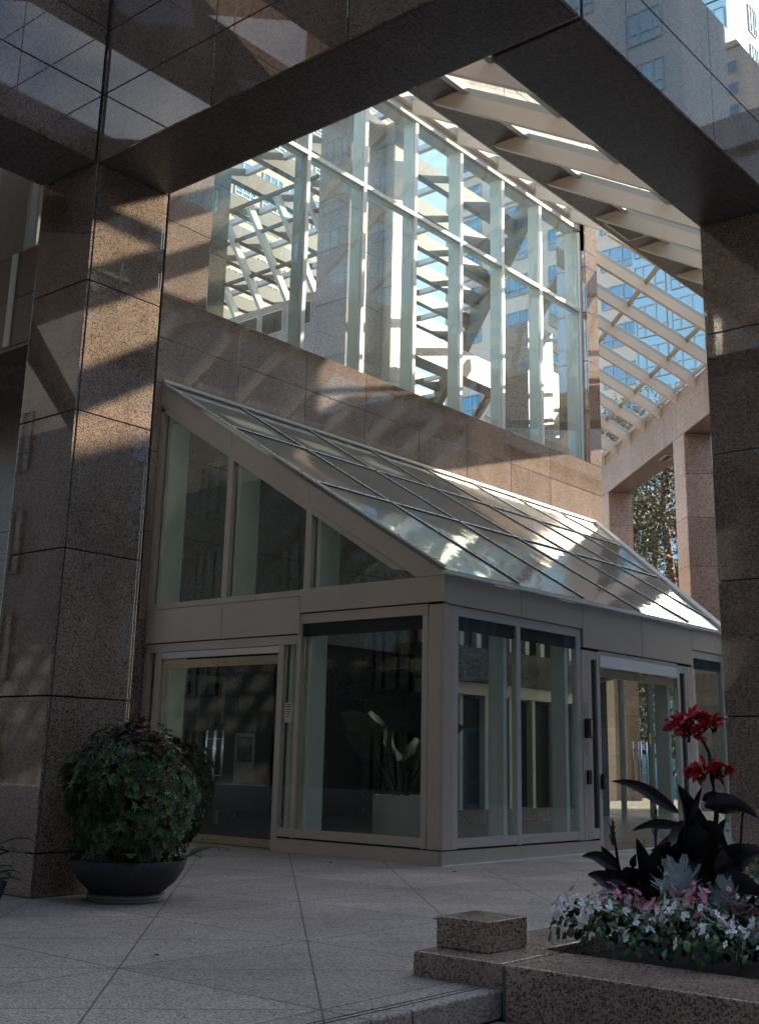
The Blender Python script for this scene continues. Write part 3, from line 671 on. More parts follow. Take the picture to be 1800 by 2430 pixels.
for nm, lab, u, z_, c, tall in (('yellow_sticker', 'yellow warning sticker on the right hand glass door', 17.02, 1.60, (.50, .42, .03), .17), ('blue_sticker', 'small blue square sticker under the yellow one on the glass door', 17.02, 1.44, (.03, .10, .35), .07)):
    b = MB(); hh = tall/2
    if tall > .1:
        for dz in (-.045, .045): b.add([(u+.05*math.cos(2*PI*k/20), YC+.045, z_+dz+.045*math.sin(2*PI*k/20)) for k in range(20)], [tuple(range(20))])
        for dz in (-.05, -.03, .035, .055): b.add([(u-.03, YC+.044, z_+dz), (u+.03, YC+.044, z_+dz), (u+.03, YC+.044, z_+dz+.008), (u-.03, YC+.044, z_+dz+.008)], [(0,1,2,3)], 1)
    else: b.box(u-.035, u+.035, YC+.043, YC+.046, z_-hh, z_+hh, 0); b.box(u-.025, u+.025, YC+.041, YC+.0425, z_-.004, z_+.004, 1)
    tag(b.build(nm, [simple(nm+'_mat', c, .5), 'paper']), lab, 'sticker')

# ------------------------------------------------------------------ lobby inside
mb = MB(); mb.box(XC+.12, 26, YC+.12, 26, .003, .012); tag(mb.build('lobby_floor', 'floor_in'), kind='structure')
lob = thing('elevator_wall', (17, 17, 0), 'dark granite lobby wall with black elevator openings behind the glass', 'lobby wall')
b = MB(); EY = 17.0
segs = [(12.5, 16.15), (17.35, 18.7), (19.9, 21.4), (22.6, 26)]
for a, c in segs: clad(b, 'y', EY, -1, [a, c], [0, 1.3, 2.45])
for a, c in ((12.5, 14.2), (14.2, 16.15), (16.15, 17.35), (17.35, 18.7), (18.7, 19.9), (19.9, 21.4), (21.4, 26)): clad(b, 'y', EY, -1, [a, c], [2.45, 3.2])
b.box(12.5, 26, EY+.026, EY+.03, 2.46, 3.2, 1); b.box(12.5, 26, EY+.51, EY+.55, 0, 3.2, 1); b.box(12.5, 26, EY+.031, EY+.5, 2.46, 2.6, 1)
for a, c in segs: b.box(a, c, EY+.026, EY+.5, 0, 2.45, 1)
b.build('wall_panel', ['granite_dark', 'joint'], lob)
for a in (16.15, 18.7, 21.4):
    b = MB(); b.box(a, a+1.2, EY+.3, EY+.34, 0, 2.45); b.box(a+.595, a+.605, EY+.296, EY+.299, 0, 2.4, 1); b.build('elevator_door', [simple('dark_bronze', (.035, .032, .03), .35, .6), 'black'], lob)
    b = MB(); b.box(a-.06, a, EY-.01, EY+.3, 0, 2.5); b.box(a+1.2, a+1.26, EY-.01, EY+.3, 0, 2.5); b.build('door_jamb', 'granite_dark', lob)
def text(name, s, size, loc, ry, m, parent=None, label=None, cat=None, depth=.003, sp=1.0):
    cu = bpy.data.curves.new(name, 'FONT'); cu.body = s; cu.size = size; cu.extrude = depth; cu.align_x = 'CENTER'; cu.space_character = sp; cu.space_line = 1.1
    o = bpy.data.objects.new('tmp', cu); col.objects.link(o)
    dg = bpy.context.evaluated_depsgraph_get(); me = bpy.data.meshes.new_from_object(o.evaluated_get(dg)); bpy.data.objects.remove(o)
    me.materials.clear(); me.materials.append(M[m])
    t = bpy.data.objects.new(name, me); col.objects.link(t)
    t.rotation_euler = (PI/2, 0, ry); off = Vector(parent['_o']) if parent is not None else Vector((0,0,0)); t.location = Vector(loc)-off
    if parent is not None: t.parent = parent
    return t
for s, x in (('16', 16.72), ('15', 19.3)):
    t = thing('elevator_number_sign', (x, EY-.05, 2.6), 'black square sign numbered %s above the %s elevator opening' % (s, 'left' if s == '16' else 'right'), 'sign')
    b = MB(); b.box(x-.15, x+.15, EY-.03, EY-.002, 2.52, 2.82); b.build('plate', 'black', t)
    text('number', s, .24, (x, EY-.034, 2.59), 0, 'steel', t)
t = thing('elevator_sign', (18.1, EY-.03, 1.6), 'tall black wall sign in pale lettering reading arcade elevators', 'sign')
b = MB(); b.box(17.45, 18.25, EY-.04, EY-.005, 1.45, 2.4); b.build('plate', 'black', t)
text('lettering', 'ARCADE\nELEVATORS', .12, (17.9, EY-.045, 2.18), 0, 'paper', t, sp=1.15); b = MB(); b.box(17.62, 18.18, EY-.044, EY-.041, 1.86, 1.885); b.box(17.66, 18.14, EY-.044, EY-.041, 1.78, 1.805); b.build('fine_print', 'frame_grey', t)
# poster stand and inner glass door frames seen through the left doors
t = thing('poster_stand', (14.9, 15.6, 0), 'dark panel with a pale framed poster beyond the left doors', 'poster')
b = MB(); b.box(14.3, 15.25, 15.6, 15.66, .3, 1.75); b.build('board', 'black', t)
b = MB(); b.box(14.72, 15.2, 15.585, 15.598, .75, 1.6); b.box(14.78, 15.14, 15.58, 15.584, 1.1, 1.54, 1); b.build('poster', ['paper', simple('poster_picture', (.12, .12, .12), .6, 0, .6, 12)], t)
t = thing('inner_doorway', (14.2, 16.2, 0), 'pale metal inner doorway frame at the back of the vestibule', 'doorway')
for a in (12.75, 13.55, 14.5, 15.1):
    b = MB(); b.box(a, a+.07, 16.4, 16.5, 0, 2.5); b.build('post', 'cream', t)
b = MB(); b.box(12.75, 15.17, 16.38, 16.52, 2.501, 2.62); b.build('lintel', 'cream', t)

t = thing('inner_screen', (20, 14.2, 0), 'row of pale posts and dark glass across the back of the vestibule', 'partition')
for k in range(8):
    x = 18.4+.88*k
    b = MB(); b.box(x-.06, x+.06, 13.98, 14.25, .02, 2.5); b.build('post', 'white_metal', t)
    if k < 7: b = MB(); b.box(x+.062, x+.818, 14.12, 14.14, .3, 2.45); b.build('dark_pane', 'black', t)
b = MB(); b.box(18.3, 24.6, 13.95, 14.40, 2.501, 2.75); b.build('header', 'alu_light', t)
b = MB(); b.box(18.3, 24.6, 13.9, 14.42, 2.76, 3.45); b.build('fascia', 'granite_dark', t)
b = MB(); b.box(18.32, 24.6, 13.97, 14.2, .015, .28); b.build('sill', 'granite_dark', t)
for k in range(10):
    x = 18.4+.62*k
    b = MB(); b.box(x, x+.16, 14.30, 14.42, 3.46, 4.4); b.build('post', 'white_metal', t)
b = MB(); b.box(18.35, 24.6, 14.425, 14.445, 3.46, 4.4); b.build('dark_pane', 'black', t)
# planter with broad-leaved plant inside
t = thing('white_planter', (15.4, 12.35, 0), 'white cylindrical planter standing inside the glass corner', 'planter')
b = MB(); b.lathe((15.4, 12.35, .012), [(0, 0), (.46, 0), (.47, .64), (.43, .64), (.42, .56), (0, .56)], 48); b.build('pot', 'white', t, smooth=False)
b = MB(); b.lathe((15.4, 12.35, .5), [(0, .075), (.42, .075)], 24); b.build('soil', 'soil', t)
M['leaf_in'] = simple('broad_leaf', (.05, .10, .05), .65, 0, .4, 6); M['leaf_light'] = simple('broad_leaf_pale', (.07, .12, .05), .7, 0, .3, 6)
def blade(mb_, p0, d, L, wd, droop=.4, roll=0.0, mi=0, seg=8, fold=.25, wave=.0, tip=.35):
    """leaf blade: starts at p0 heading d, bending down by droop"""
    d = Vector(d).normalized(); p = Vector(p0); up = Vector((0,0,1))
    rows = []
    for i in range(seg+1):
        t = i/seg
        sd_ = d.cross(up)
        if sd_.length < .05: sd_ = Vector((1, 0, 0))
        sd_.normalize(); nn = sd_.cross(d).normalized()
        a = roll+wave*math.sin(t*7)
        s2 = sd_*math.cos(a)+nn*math.sin(a); n2 = nn*math.cos(a)-sd_*math.sin(a)
        hw = wd/2*max(.03, math.sin(PI*min(1, (t**.75)*(1-.0)))**.8) if i < seg else .002
        rows.append([p-s2*hw+n2*hw*fold, p-s2*hw*.5+n2*hw*fold*.3, p, p+s2*hw*.5+n2*hw*fold*.3, p+s2*hw+n2*hw*fold])
        p = p+d*(L/seg); d = (d+Vector((0, 0, -droop*1.6/seg*(.4+t)))).normalized()
    vs = [tuple(q) for r in rows for q in r]
    fs = [(i*5+k, i*5+k+1, (i+1)*5+k+1, (i+1)*5+k) for i in range(seg) for k in range(4)]
    mb_.add(vs, fs, mi)
t = thing('broadleaf_plant', (15.4, 12.35, .6), 'dark broad-leaved plant growing in the white planter behind glass', 'plant')
for k in range(11):
    a = k*2.4; r0 = .08; p0 = (15.4+r0*math.cos(a), 12.35+r0*math.sin(a), .58); ln = .75+.5*R.random()
    dr = Vector((math.cos(a)*.55, math.sin(a)*.55, 1)).normalized(); p1 = Vector(p0)+dr*ln
    b = MB(); b.tube([p0, tuple(Vector(p0)+dr*ln*.5), tuple(p1)], [.018, .014, .01], 6); blade(b, tuple(p1-dr*.25), (math.cos(a)*.7, math.sin(a)*.7, .9), .78, .42, .7, R.choice((-1.1, 1.1, .9, -.8)), 1 if k % 3 == 0 else 0, wave=.25)
    b.build('leaf', ['leaf_in', 'leaf_light'], t, smooth=True)

# ------------------------------------------------------------------ kerb of the flower bed
kb = thing('planter_kerb', (6.0, 4.2, 0), 'low speckled brown granite kerb wall around the flower bed', 'kerb')
ZK = .136
b = MB(); b.box(5.74, 6.36, 3.885, 4.50, -.02, ZK); b.box(5.742, 6.36, -6, 3.865, -.8, ZK-.002); b.box(6.362, 12, 4.02, 4.50, -.02, ZK-.001)
b.build('kerb_stone', 'granite_kerb', kb, bevel=.012)
b = MB(); b.box(5.75, 6.34, 3.8651, 3.8849, -.8, ZK-.012); b.build('mortar_joint', simple('mortar', (.14, .14, .13), .9), kb)
b = MB(); b.box(5.95, 6.36, 4.115, 4.49, ZK+.002, ZK+.172); tag(b.build('corner_block', 'granite_kerb', bevel=.006), 'square speckled granite block sitting on the kerb corner', 'stone block')
mb = MB(); mb.box(6.36, 12, -6, 4.02, -.5, .05); tag(mb.build('flower_bed_soil', 'soil'), kind='structure')

# ------------------------------------------------------------------ bowl planter and shrub
bc = (6.87, 8.27, 0)
bp_ = thing('bowl_planter', bc, 'wide dark grey stone bowl planter on the paving beside the left pillar', 'planter')
M['bowl'] = simple('dark_cast_stone', (.045, .043, .043), .75, 0, .3, 40, .3)
b = MB(); b.lathe(bc, [(.30, .075), (.36, .08), (.47, .16), (.545, .26), (.575, .335), (.545, .34), (.53, .30), (0, .28)], 64); b.build('bowl', 'bowl', bp_, smooth=True)
b = MB(); b.lathe(bc, [(0, .0), (.37, .0), (.38, .02), (.375, .035), (.385, .04), (.375, .06), (.33, .078), (0, .078)], 64); b.build('foot', simple('grey_foot', (.16, .155, .15), .6), bp_)
b = MB(); b.lathe(bc, [(0, .30), (.53, .302)], 40); b.build('soil', 'soil', bp_)
M['lf_dark'] = leafmat('leaf_dark_green', (.038, .075, .030)); M['lf_green'] = leafmat('leaf_green', (.06, .125, .04)); M['lf_bright'] = leafmat('leaf_bright_green', (.13, .22, .05)); M['lf_red'] = leafmat('leaf_red_tip', (.13, .032, .025)); M['lf_orange'] = leafmat('leaf_bronze', (.26, .13, .07)); M['stem'] = simple('stem_brown', (.06, .04, .025), .8)
def rosette(mb_, p, ax, L, n, mi):
    ax = Vector(ax).normalized(); a = ax.cross(Vector((.3, .2, 1))).normalized(); c = ax.cross(a)
    for k in range(n):
        th = 2*PI*k/n+R.uniform(-.25, .25); rd = a*math.cos(th)+c*math.sin(th); ln = L*R.uniform(.75, 1.15)
        d = (rd+ax*R.uniform(.1, .7)).normalized(); sd_ = d.cross(ax).normalized(); wd = ln*.16; q = Vector(p)
        v = [q, q+d*ln*.5+sd_*wd+ax*ln*.04, q+d*ln-ax*ln*.15, q+d*ln*.5-sd_*wd+ax*ln*.04]
        mb_.add([tuple(x) for x in v], [(0, 1, 2, 3)], mi)
shr = thing('potted_shrub', (6.87, 8.27, .3), 'dense dark green shrub with reddish tips growing in the stone bowl', 'shrub')
b = MB(); cc = Vector((6.87, 8.30, .90)); lumps = [(Vector((R.gauss(0,1), R.gauss(0,1)-.4, R.gauss(0,1)+.2)).normalized(), R.uniform(.10, .42)) for _ in range(22)]
for i in range(3600):
    d = Vector((R.gauss(0,1), R.gauss(0,1), R.gauss(0,1))).normalized()
    if d.z < -.75: continue
    az_ = math.atan2(d.y, d.x); k = 1.0+.13*math.sin(3*az_+1.2)*math.cos(2.2*d.z)+.09*math.sin(5*az_+4*d.z)+.07*math.sin(9*az_-7*d.z)
    for ld, am in lumps: k += am*max(0, d.dot(ld)-.86)*4.0
    k -= .10
    depth = R.random()**.35 if R.random() < .75 else R.uniform(.4, .9)
    p = cc+Vector((d.x*.76, d.y*.56, d.z*.60))*k*(.78+.22*depth)
    if p.z < .33 : continue
    if p.y > 8.90: p.y = 8.90-R.random()*.05
    top = p.z-cc.z
    if top > .34 and R.random() < .34: mi = 3
    elif R.random() < .07: mi = 3
    elif R.random() < .10: mi = 2
    elif R.random() < .40: mi = 1
    else: mi = 0
    if top > .5 and R.random() < .25: mi = 4
    rosette(b, p, d+Vector((0, 0, .5)), R.uniform(.042, .070), 8 if mi != 3 else 7, mi)
for k in range(34):       # longer shoots breaking the outline
    a = R.uniform(0, 2*PI); rr_ = R.uniform(.05, .58); q = Vector((6.87+math.cos(a)*rr_, min(8.85, 8.3+math.sin(a)*rr_*.8), 1.30-.42*rr_)); L = R.uniform(.05, .22)
    for m_ in range(5): rosette(b, q+Vector((R.gauss(0,.02), R.gauss(0,.02), L*m_/4)), (R.gauss(0,.3), R.gauss(0,.3), 1), R.uniform(.05, .08), 8, R.choice((3, 3, 4, 1)))
for k in range(260):      # skirt hanging to the rim
    a = R.uniform(0, 2*PI); rr_ = R.uniform(.35, .62); q = Vector((6.87+math.cos(a)*rr_, min(8.88, 8.3+math.sin(a)*rr_*.85), R.uniform(.33, .52)))
    rosette(b, q, (math.cos(a), math.sin(a), .2), R.uniform(.05, .08), 7, R.choice((0, 0, 0, 1)))
b.build('foliage', ['lf_dark', 'lf_green', 'lf_bright', 'lf_red', 'lf_orange'], shr)
b = MB()
for k in range(60):
    d = Vector((R.gauss(0,1), R.gauss(0,1), abs(R.gauss(0,1))+.3)).normalized()
    b.tube([(6.87+d.x*.08, 8.3+d.y*.08, .3), tuple(cc+Vector((d.x*.35, d.y*.25, d.z*.2))), tuple(cc+Vector((d.x*.62, d.y*.44, d.z*.5)))], [.012, .008, .004], 5)
b.build('branches', 'stem', shr)
def fern(root, p0, az, L, n, par, droop=.8):
    b = MB(); d = Vector((math.cos(az), math.sin(az), .55)).normalized(); p = Vector(p0); pts = []
    for i in range(n):
        pts.append(tuple(p)); t = i/n; sd_ = d.cross(Vector((0,0,1))).normalized(); ln = L*.32*math.sin(PI*(.15+.85*t)**.8)
        for s_ in (-1, 1):
            q = p+sd_*s_*ln+d*ln*.35; b.add([tuple(p-d*.008), tuple(p+sd_*s_*ln*.5-d*.01+d*ln*.2), tuple(q), tuple(p+sd_*s_*ln*.5+d*.016+d*ln*.2)], [(0,1,2,3)], 0)
        p = p+d*L/n; d = (d+Vector((0,0,-droop*1.9/n*(.3+t)))).normalized()
    b.tube(pts, [.004]*len(pts), 4, 1); b.build('frond', ['lf_green', 'stem'], par)
bp_.location += Vector((-.13, .10, 0)); bp_.scale = (.86, .86, 1.0)
shr.location += Vector((-.13, .10, 0)); shr.scale = (.86, .80, .97)
fr = thing('fern', (6.5, 8.2, .3), 'small green fern drooping over the bowl rim under the shrub', 'fern')
for (p0, az, L) in (((6.55, 8.25, .36), 2.7, .55), ((6.5, 8.3, .34), 2.2, .48), ((7.3, 8.05, .36), -.7, .36), ((7.32, 8.1, .36), -.2, .33), ((6.6, 8.0, .36), -2.3, .3), ((7.0, 7.85, .35), -1.5, .25)): fern(None, p0, az, L, 22, fr)
fr.location += Vector((-.06, .08, 0))
lp = thing('leafy_plant', (5.50, 8.66, 0), 'leafy green plant cut by the left photo edge beside the pillar', 'plant')
for k in range(26):
    a = R.uniform(0, 2*PI); p0 = Vector((5.50+.12*math.cos(a), 8.66+.12*math.sin(a), R.uniform(.15, .48)))
    b = MB(); blade(b, tuple(p0), (math.cos(a), math.sin(a), .5), R.uniform(.2, .34), .10, .9, 0, R.choice((0, 0, 1))); b.build('leaf', ['lf_dark', 'lf_green'], lp, smooth=True)
b = MB(); b.lathe((5.50, 8.66, 0), [(0, 0), (.16, 0), (.22, .2), (.19, .2), (0, .17)], 24); tag(b.build('dark_pot', 'bowl', smooth=True), 'small dark pot under the leafy plant at the left edge', 'pot')

# ------------------------------------------------------------------ flower bed plants
M['begonia_leaf'] = simple('begonia_leaf', (.030, .075, .028), .35, 0, .45, 20); M['begonia_leaf2'] = simple('begonia_leaf_pale', (.16, .27, .07), .45, 0, .3, 20)
M['petal_white'] = simple('white_petal', (.92, .93, .90), .6); M['petal_pink'] = simple('pink_petal', (.80, .30, .42), .55, 0, .25, 30); M['petal_red'] = simple('red_petal', (.50, .012, .010), .45, 0, .3, 20)
M['yellow'] = simple('yellow_stamen', (.7, .5, .06), .6); M['canna_leaf'] = simple('dark_bronze_canna_leaf', (.014, .010, .010), .42, 0, .4, 9, .0, .35); M['canna_edge'] = simple('canna_leaf_purple', (.045, .036, .048), .36, 0, .5, 9, 0, .6)
M['silver'] = simple('silver_felt_leaf', (.58, .66, .66), .85, 0, .15, 12)
def petal_flower(mb_, p, ax, r, mi, n=4, mc=None):
    ax = Vector(ax).normalized(); a = ax.cross(Vector((.31, .52, .1))).normalized(); c = ax.cross(a); o = R.uniform(0, 6)
    for k in range(n):
        th = o+2*PI*k/n; rr = r*(1.0 if k % 2 == 0 else .72); d = a*math.cos(th)+c*math.sin(th); s_ = a*-math.sin(th)+c*math.cos(th); p_ = Vector(p)
        v = [p_, p_+d*rr*.45-s_*rr*.42+ax*r*.12, p_+d*rr*.9-s_*rr*.3+ax*r*.2, p_+d*rr*1.02+ax*r*.12, p_+d*rr*.9+s_*rr*.3+ax*r*.2, p_+d*rr*.45+s_*rr*.42+ax*r*.12]
        mb_.add([tuple(x) for x in v], [(0,1,2,3,4,5)], mi)
    if mc is not None:
        q = Vector(p)+ax*r*.15; mb_.add([tuple(q+a*r*.16), tuple(q+c*r*.16), tuple(q-a*r*.16), tuple(q-c*r*.16), tuple(q+ax*r*.2)], [(0,1,4),(1,2,4),(2,3,4),(3,0,4)], mc)
def begonia(kind):
    t = thing('begonia', (0, 0, 0), 'begonia', 'flower'); b = MB()
    for k in range(80):
        d = Vector((R.gauss(0,1), R.gauss(0,1), abs(R.gauss(0,1))*.8+.1)).normalized(); p = Vector((d.x*.15, d.y*.15, .05+d.z*.15)); ax = (d+Vector((0,0,.5))).normalized()
        a = ax.cross(Vector((.3,.9,.1))).normalized(); c = ax.cross(a); rr = R.uniform(.014, .026); mi = 0 if R.random() < .8 else 1
        b.add([tuple(p+(a*math.cos(2*PI*j/7)*rr+c*math.sin(2*PI*j/7)*rr*.85)+ax*(.008 if j % 2 else 0)) for j in range(7)], [tuple(range(7))], mi)
    b.build('foliage', ['begonia_leaf', 'begonia_leaf2'], t)
    b = MB()
    for k in range(22):
        d = Vector((R.gauss(0,1), R.gauss(0,1), abs(R.gauss(0,1))+.35)).normalized(); p = Vector((d.x*.165, d.y*.165, .07+d.z*.16))
        for q in range(R.choice((1, 2, 2, 3))):
            petal_flower(b, tuple(p+Vector((R.gauss(0,.014), R.gauss(0,.014), R.gauss(0,.012)))), (d.x+R.gauss(0,.3), d.y+R.gauss(0,.3), d.z+R.gauss(0,.3)), R.uniform(.017, .026), 0, 4, 1)
    b.build('blossom', ['petal_white' if kind == 'white' else 'petal_pink', 'yellow'], t)
    return t
protos = {'white': begonia('white'), 'pink': begonia('pink')}; used = {'white': False, 'pink': False}
spots = []
for i, y in enumerate([3.86, 3.67, 3.42, 3.17, 2.92, 2.67, 2.42, 2.17]):
    for j, x in enumerate([6.50, 6.80, 7.10, 7.38, 7.68, 8.0]):
        if y < 2.5 and j > 2: continue
        spots.append((x+R.uniform(-.06, .06)+(.12 if i == 0 else 0), y+R.uniform(-.06, .05), i, j))
for n_, (x, y, i, j) in enumerate(spots):
    k = 'pink' if (n_*5+i*3) % 11 in (1, 5, 8) else 'white'
    z = .08+.045*min(j, 3)
    lab = 'clump of %s begonias in the flower bed' % ('small white' if k == 'white' else 'small pink')
    if not used[k]:
        o = protos[k]; used[k] = True; o.location = (x, y, z)
    else: o = dup(protos[k], (x, y, z))
    s_ = R.uniform(.95, 1.2); o.scale = (s_, s_, s_*R.uniform(1.15, 1.6)); o.rotation_euler = (0, 0, R.uniform(0, 6.28))
    o['label'] = lab; o['group'] = k+' begonias massed in the bed'
# dusty miller
def dusty(x, y, z, label):
    t = thing('dusty_miller', (x, y, z), label, 'plant', 'silver dusty millers among the begonias')
    b = MB()
    for k in range(60):
        a = R.uniform(0, 2*PI); e = R.uniform(.3, 1.3); d = Vector((math.cos(a)*math.cos(e), math.sin(a)*math.cos(e), math.sin(e))); L = R.uniform(.09, .15)
        p = Vector((x, y, z+.05))+Vector((d.x*.14, d.y*.14, d.z*.22))*R.uniform(.5, 1.25); sd_ = d.cross(Vector((0,0,1))).normalized(); nn = sd_.cross(d)
        b.bar(tuple(p), tuple(p+d*L), .006, .003, tuple(nn))
        for q in range(1, 7):
            pp = p+d*L*q/7; ln = L*(.40-.06*abs(q-3))
            for s_ in (-1, 1):
                dd = (sd_*s_+d*.7).normalized(); tip = pp+dd*ln
                w2 = dd.cross(nn)*ln*.085
                b.add([tuple(pp-w2), tuple(tip-w2*.9), tuple(tip+dd*ln*.12), tuple(tip+w2*.9), tuple(pp+w2)], [(0,1,2,3,4)])
                for r_ in (-1, 1):
                    d3 = (dd+w2.normalized()*r_*.9).normalized(); m_ = pp+dd*ln*.6; w3 = d3.cross(nn)*ln*.055
                    b.add([tuple(m_-w3), tuple(m_+d3*ln*.42-w3), tuple(m_+d3*ln*.42+w3), tuple(m_+w3)], [(0,1,2,3)])
    b.build('leaf_rosette', 'silver', t); t.scale = (.72, .72, .78)
dusty(6.85, 3.36, .36, 'silver white lacy dusty miller plant left in front of the tall canna stems')
dusty(6.88, 3.10, .28, 'silver white lacy dusty miller plant right of the other among begonias')
# cannas
def canna(name_loc, label, leaves, stems, flowers):
    t = thing('canna_lily', name_loc, label, 'flower', 'dark leaved cannas in the flower bed')
    for pts, r0 in stems:
        b = MB(); b.tube(pts, [.7*r0*(1-.4*i/(len(pts)-1)) for i in range(len(pts))], 7); b.build('stem', 'canna_leaf', t, smooth=True)
    for p0, d, L, wd, dr, rl, mi in leaves:
        b = MB(); blade(b, p0, d, L, wd, dr, rl, 0, 14, .55, .18); b.build('leaf', 'canna_edge' if mi else 'canna_leaf', t, smooth=True)
    for (p, r, n) in [(p, r*1.25, n) for p, r, n in flowers]:
        b = MB(); p = Vector(p)
        for k in range(n*2):
            d = Vector((R.gauss(0,.6), R.gauss(0,1), R.gauss(0,.45)+.25)).normalized(); q = p+Vector((d.x*r*.22, d.y*r*.35, d.z*r*.22))
            blade(b, tuple(q), tuple(d), r*R.uniform(.9, 1.4), r*R.uniform(.5, .75), R.uniform(.2, 1.0), R.uniform(-1, 1), 0, 6, .5, .5)
        b.build('flower', 'petal_red', t, smooth=True)
        b = MB()
        for k in range(5):
            d = Vector((R.gauss(0,.5), R.gauss(0,.7), R.gauss(0,.6))).normalized(); b.tube([tuple(p), tuple(p+d*r*.55)], [.008, .012], 5)
        b.build('bud', 'canna_leaf', t)
X = 7.05
canna((X, 3.32, .1), 'tallest dark bronze canna with two red flower heads and broad leaves',
    [((6.95,3.39,0.92),(0.00,0.96,0.66),0.50,0.08,0.50,1.2,0),
     ((7.00,3.32,0.61),(0.00,0.20,1.09),0.49,0.27,0.15,0.2,0),
     ((7.10,3.40,0.60),(0.00,-0.21,1.13),0.49,0.26,0.20,-0.3,0),
     ((6.93,3.36,0.85),(0.00,0.97,0.06),0.35,0.06,0.40,1.3,0),
     ((7.05,3.27,0.96),(0.00,-0.96,0.10),0.35,0.15,0.50,0.9,1),
     ((6.95,3.26,0.86),(0.00,-0.58,-0.44),0.36,0.25,0.50,0.3,0),
     ((7.10,3.36,0.86),(0.00,0.45,-0.44),0.39,0.20,0.60,0.6,0),
     ((7.00,3.19,0.57),(0.00,-0.93,0.73),0.37,0.18,0.50,0.9,1),
     ((6.93,3.08,0.49),(0.00,-0.94,0.10),0.30,0.25,0.60,0.4,1),
     ((7.05,3.38,0.50),(0.00,0.85,1.06),0.33,0.19,0.70,0.6,0),
     ((7.10,3.37,0.48),(0.00,0.98,0.40),0.23,0.18,0.80,0.4,0),
     ((7.15,3.29,0.48),(0.00,-0.26,1.11),0.43,0.23,0.20,0.2,0),
     ((7.15,3.30,0.77),(0.00,0.79,-0.09),0.50,0.16,0.70,0.7,0),
     ((7.13,3.32,1.00),(0.00,-0.89,0.08),0.20,0.10,0.70,1.0,1),
     ((6.95,3.29,0.54),(0.00,-0.69,-0.27),0.20,0.22,0.60,0.2,0),
     ((7.05,3.38,0.43),(0.00,0.07,1.07),0.38,0.29,0.10,-0.1,0),
     ((7.10,3.24,0.44),(0.00,-0.38,1.15),0.36,0.23,0.30,0.3,0)],
    [([(X, 3.26, .1), (X, 3.24, .6), (X, 3.19, .95), (X, 3.21, 1.12), (X, 3.22, 1.28), (X, 3.29, 1.42)], .026), ([(X+.05, 3.10, .1), (X+.05, 3.08, .7), (X+.03, 3.03, 1.0)], .014), ([(X-.05, 3.42, .1), (X-.06, 3.40, .7)], .02)],
    [((X, 3.39, 1.44), .075, 9), ((X, 3.31, 1.49), .065, 8), ((X, 3.20, 1.44), .055, 7), ((X, 3.35, 1.39), .065, 7), ((X, 3.25, 1.17), .075, 9), ((X, 3.14, 1.17), .05, 6), ((X, 3.31, 1.15), .05, 5)])
canna((X, 3.86, .1), 'short dark canna with a closed bud spike left of the tall one',
    [((7.05,3.86,0.44),(0.00,0.15,0.99),0.39,0.03,0.00,0.0,0),
     ((7.05,3.85,0.45),(0.00,0.52,0.93),0.28,0.10,0.10,1.1,0),
     ((7.00,3.85,0.56),(0.00,0.99,0.57),0.27,0.08,0.60,1.1,0),
     ((7.00,3.81,0.48),(0.00,-0.96,0.51),0.20,0.15,0.30,0.5,0),
     ((7.05,3.85,0.45),(0.00,-0.96,0.42),0.29,0.20,0.20,0.4,0),
     ((7.05,3.87,0.44),(0.00,0.97,0.45),0.24,0.11,0.30,0.9,0),
     ((7.05,3.77,0.57),(0.00,-0.26,0.97),0.09,0.05,0.00,0.6,0),
     ((7.05,3.64,0.51),(0.00,-0.49,0.94),0.27,0.13,0.10,0.8,0)],
    [([(X, 3.80, .05), (X, 3.85, .45), (X, 3.88, .66), (X, 3.90, .80)], .012)], [])
canna((X, 3.62, .1), 'slender dark canna spike with dry seed pods between the two larger ones',
    [((X, 3.62, .35), (-.05, .25, 1), .42, .12, .1, 1.1, 0), ((X, 3.64, .3), (-.2, .6, .6), .36, .16, .5, .6, 0)],
    [([(X, 3.60, .05), (X, 3.61, .5), (X, 3.605, .88)], .016)], [])
for t_, (y0, z0, z1) in ((0, (3.91, .70, .82)), (1, (3.605, .74, .92))):
    b = MB()
    for k in range(9):
        z = z0+(z1-z0)*k/9; a = k*2.4; b.tube([(X, y0, z), (X+.02*math.cos(a), y0+.022*math.sin(a), z+.055)], [.006, .004], 5)
    o = b.build('dry_seed_spike', 'stem'); tag(o, 'dry brown seed spike on top of the %s' % ('short left canna' if t_ == 0 else 'slender middle canna'), 'seed spike')
gb = thing('green_shrub', (8.7, 3.9, 0), 'small yellow-green leafy shrub behind the cannas by the right pillar', 'shrub')
b = MB()
for i in range(900):
    d = Vector((R.gauss(0,1), R.gauss(0,1), R.gauss(0,1))).normalized()*R.uniform(.5, 1.0); p = Vector((8.7+d.x*.35, 3.25+d.y*.75, .38+d.z*.38))
    rosette(b, p, (d.x, d.y, .8), R.uniform(.04, .07), 4, R.choice((0, 1, 1)))
b.build('foliage', ['lf_green', 'lf_bright'], gb)

# a few fallen leaves on the paving
M['leaf_litter'] = simple('dry_leaf', (.10, .05, .03), .8)
for (x, y, lb) in ((11.2, 8.2, 'curled brown fallen leaf in front of the vestibule corner'), (5.1, 6.0, 'dry brown fallen leaf on the open paving'), (7.8, 5.9, 'small brown leaf flake lying near the kerb block'), (10.9, 9.8, 'tiny dark leaf fragment close to the left base panel')):
    b = MB(); a = R.uniform(0, 6); b.add([(x+.03*math.cos(a), y+.03*math.sin(a), .004), (x+.012*math.cos(a+1.6), y+.012*math.sin(a+1.6), .014), (x-.03*math.cos(a), y-.03*math.sin(a), .005), (x-.012*math.cos(a+1.6), y-.012*math.sin(a+1.6), .016)], [(0,1,2,3)])
    tag(b.build('fallen_leaf', 'leaf_litter'), lb, 'leaf', 'fallen leaves on the paving')

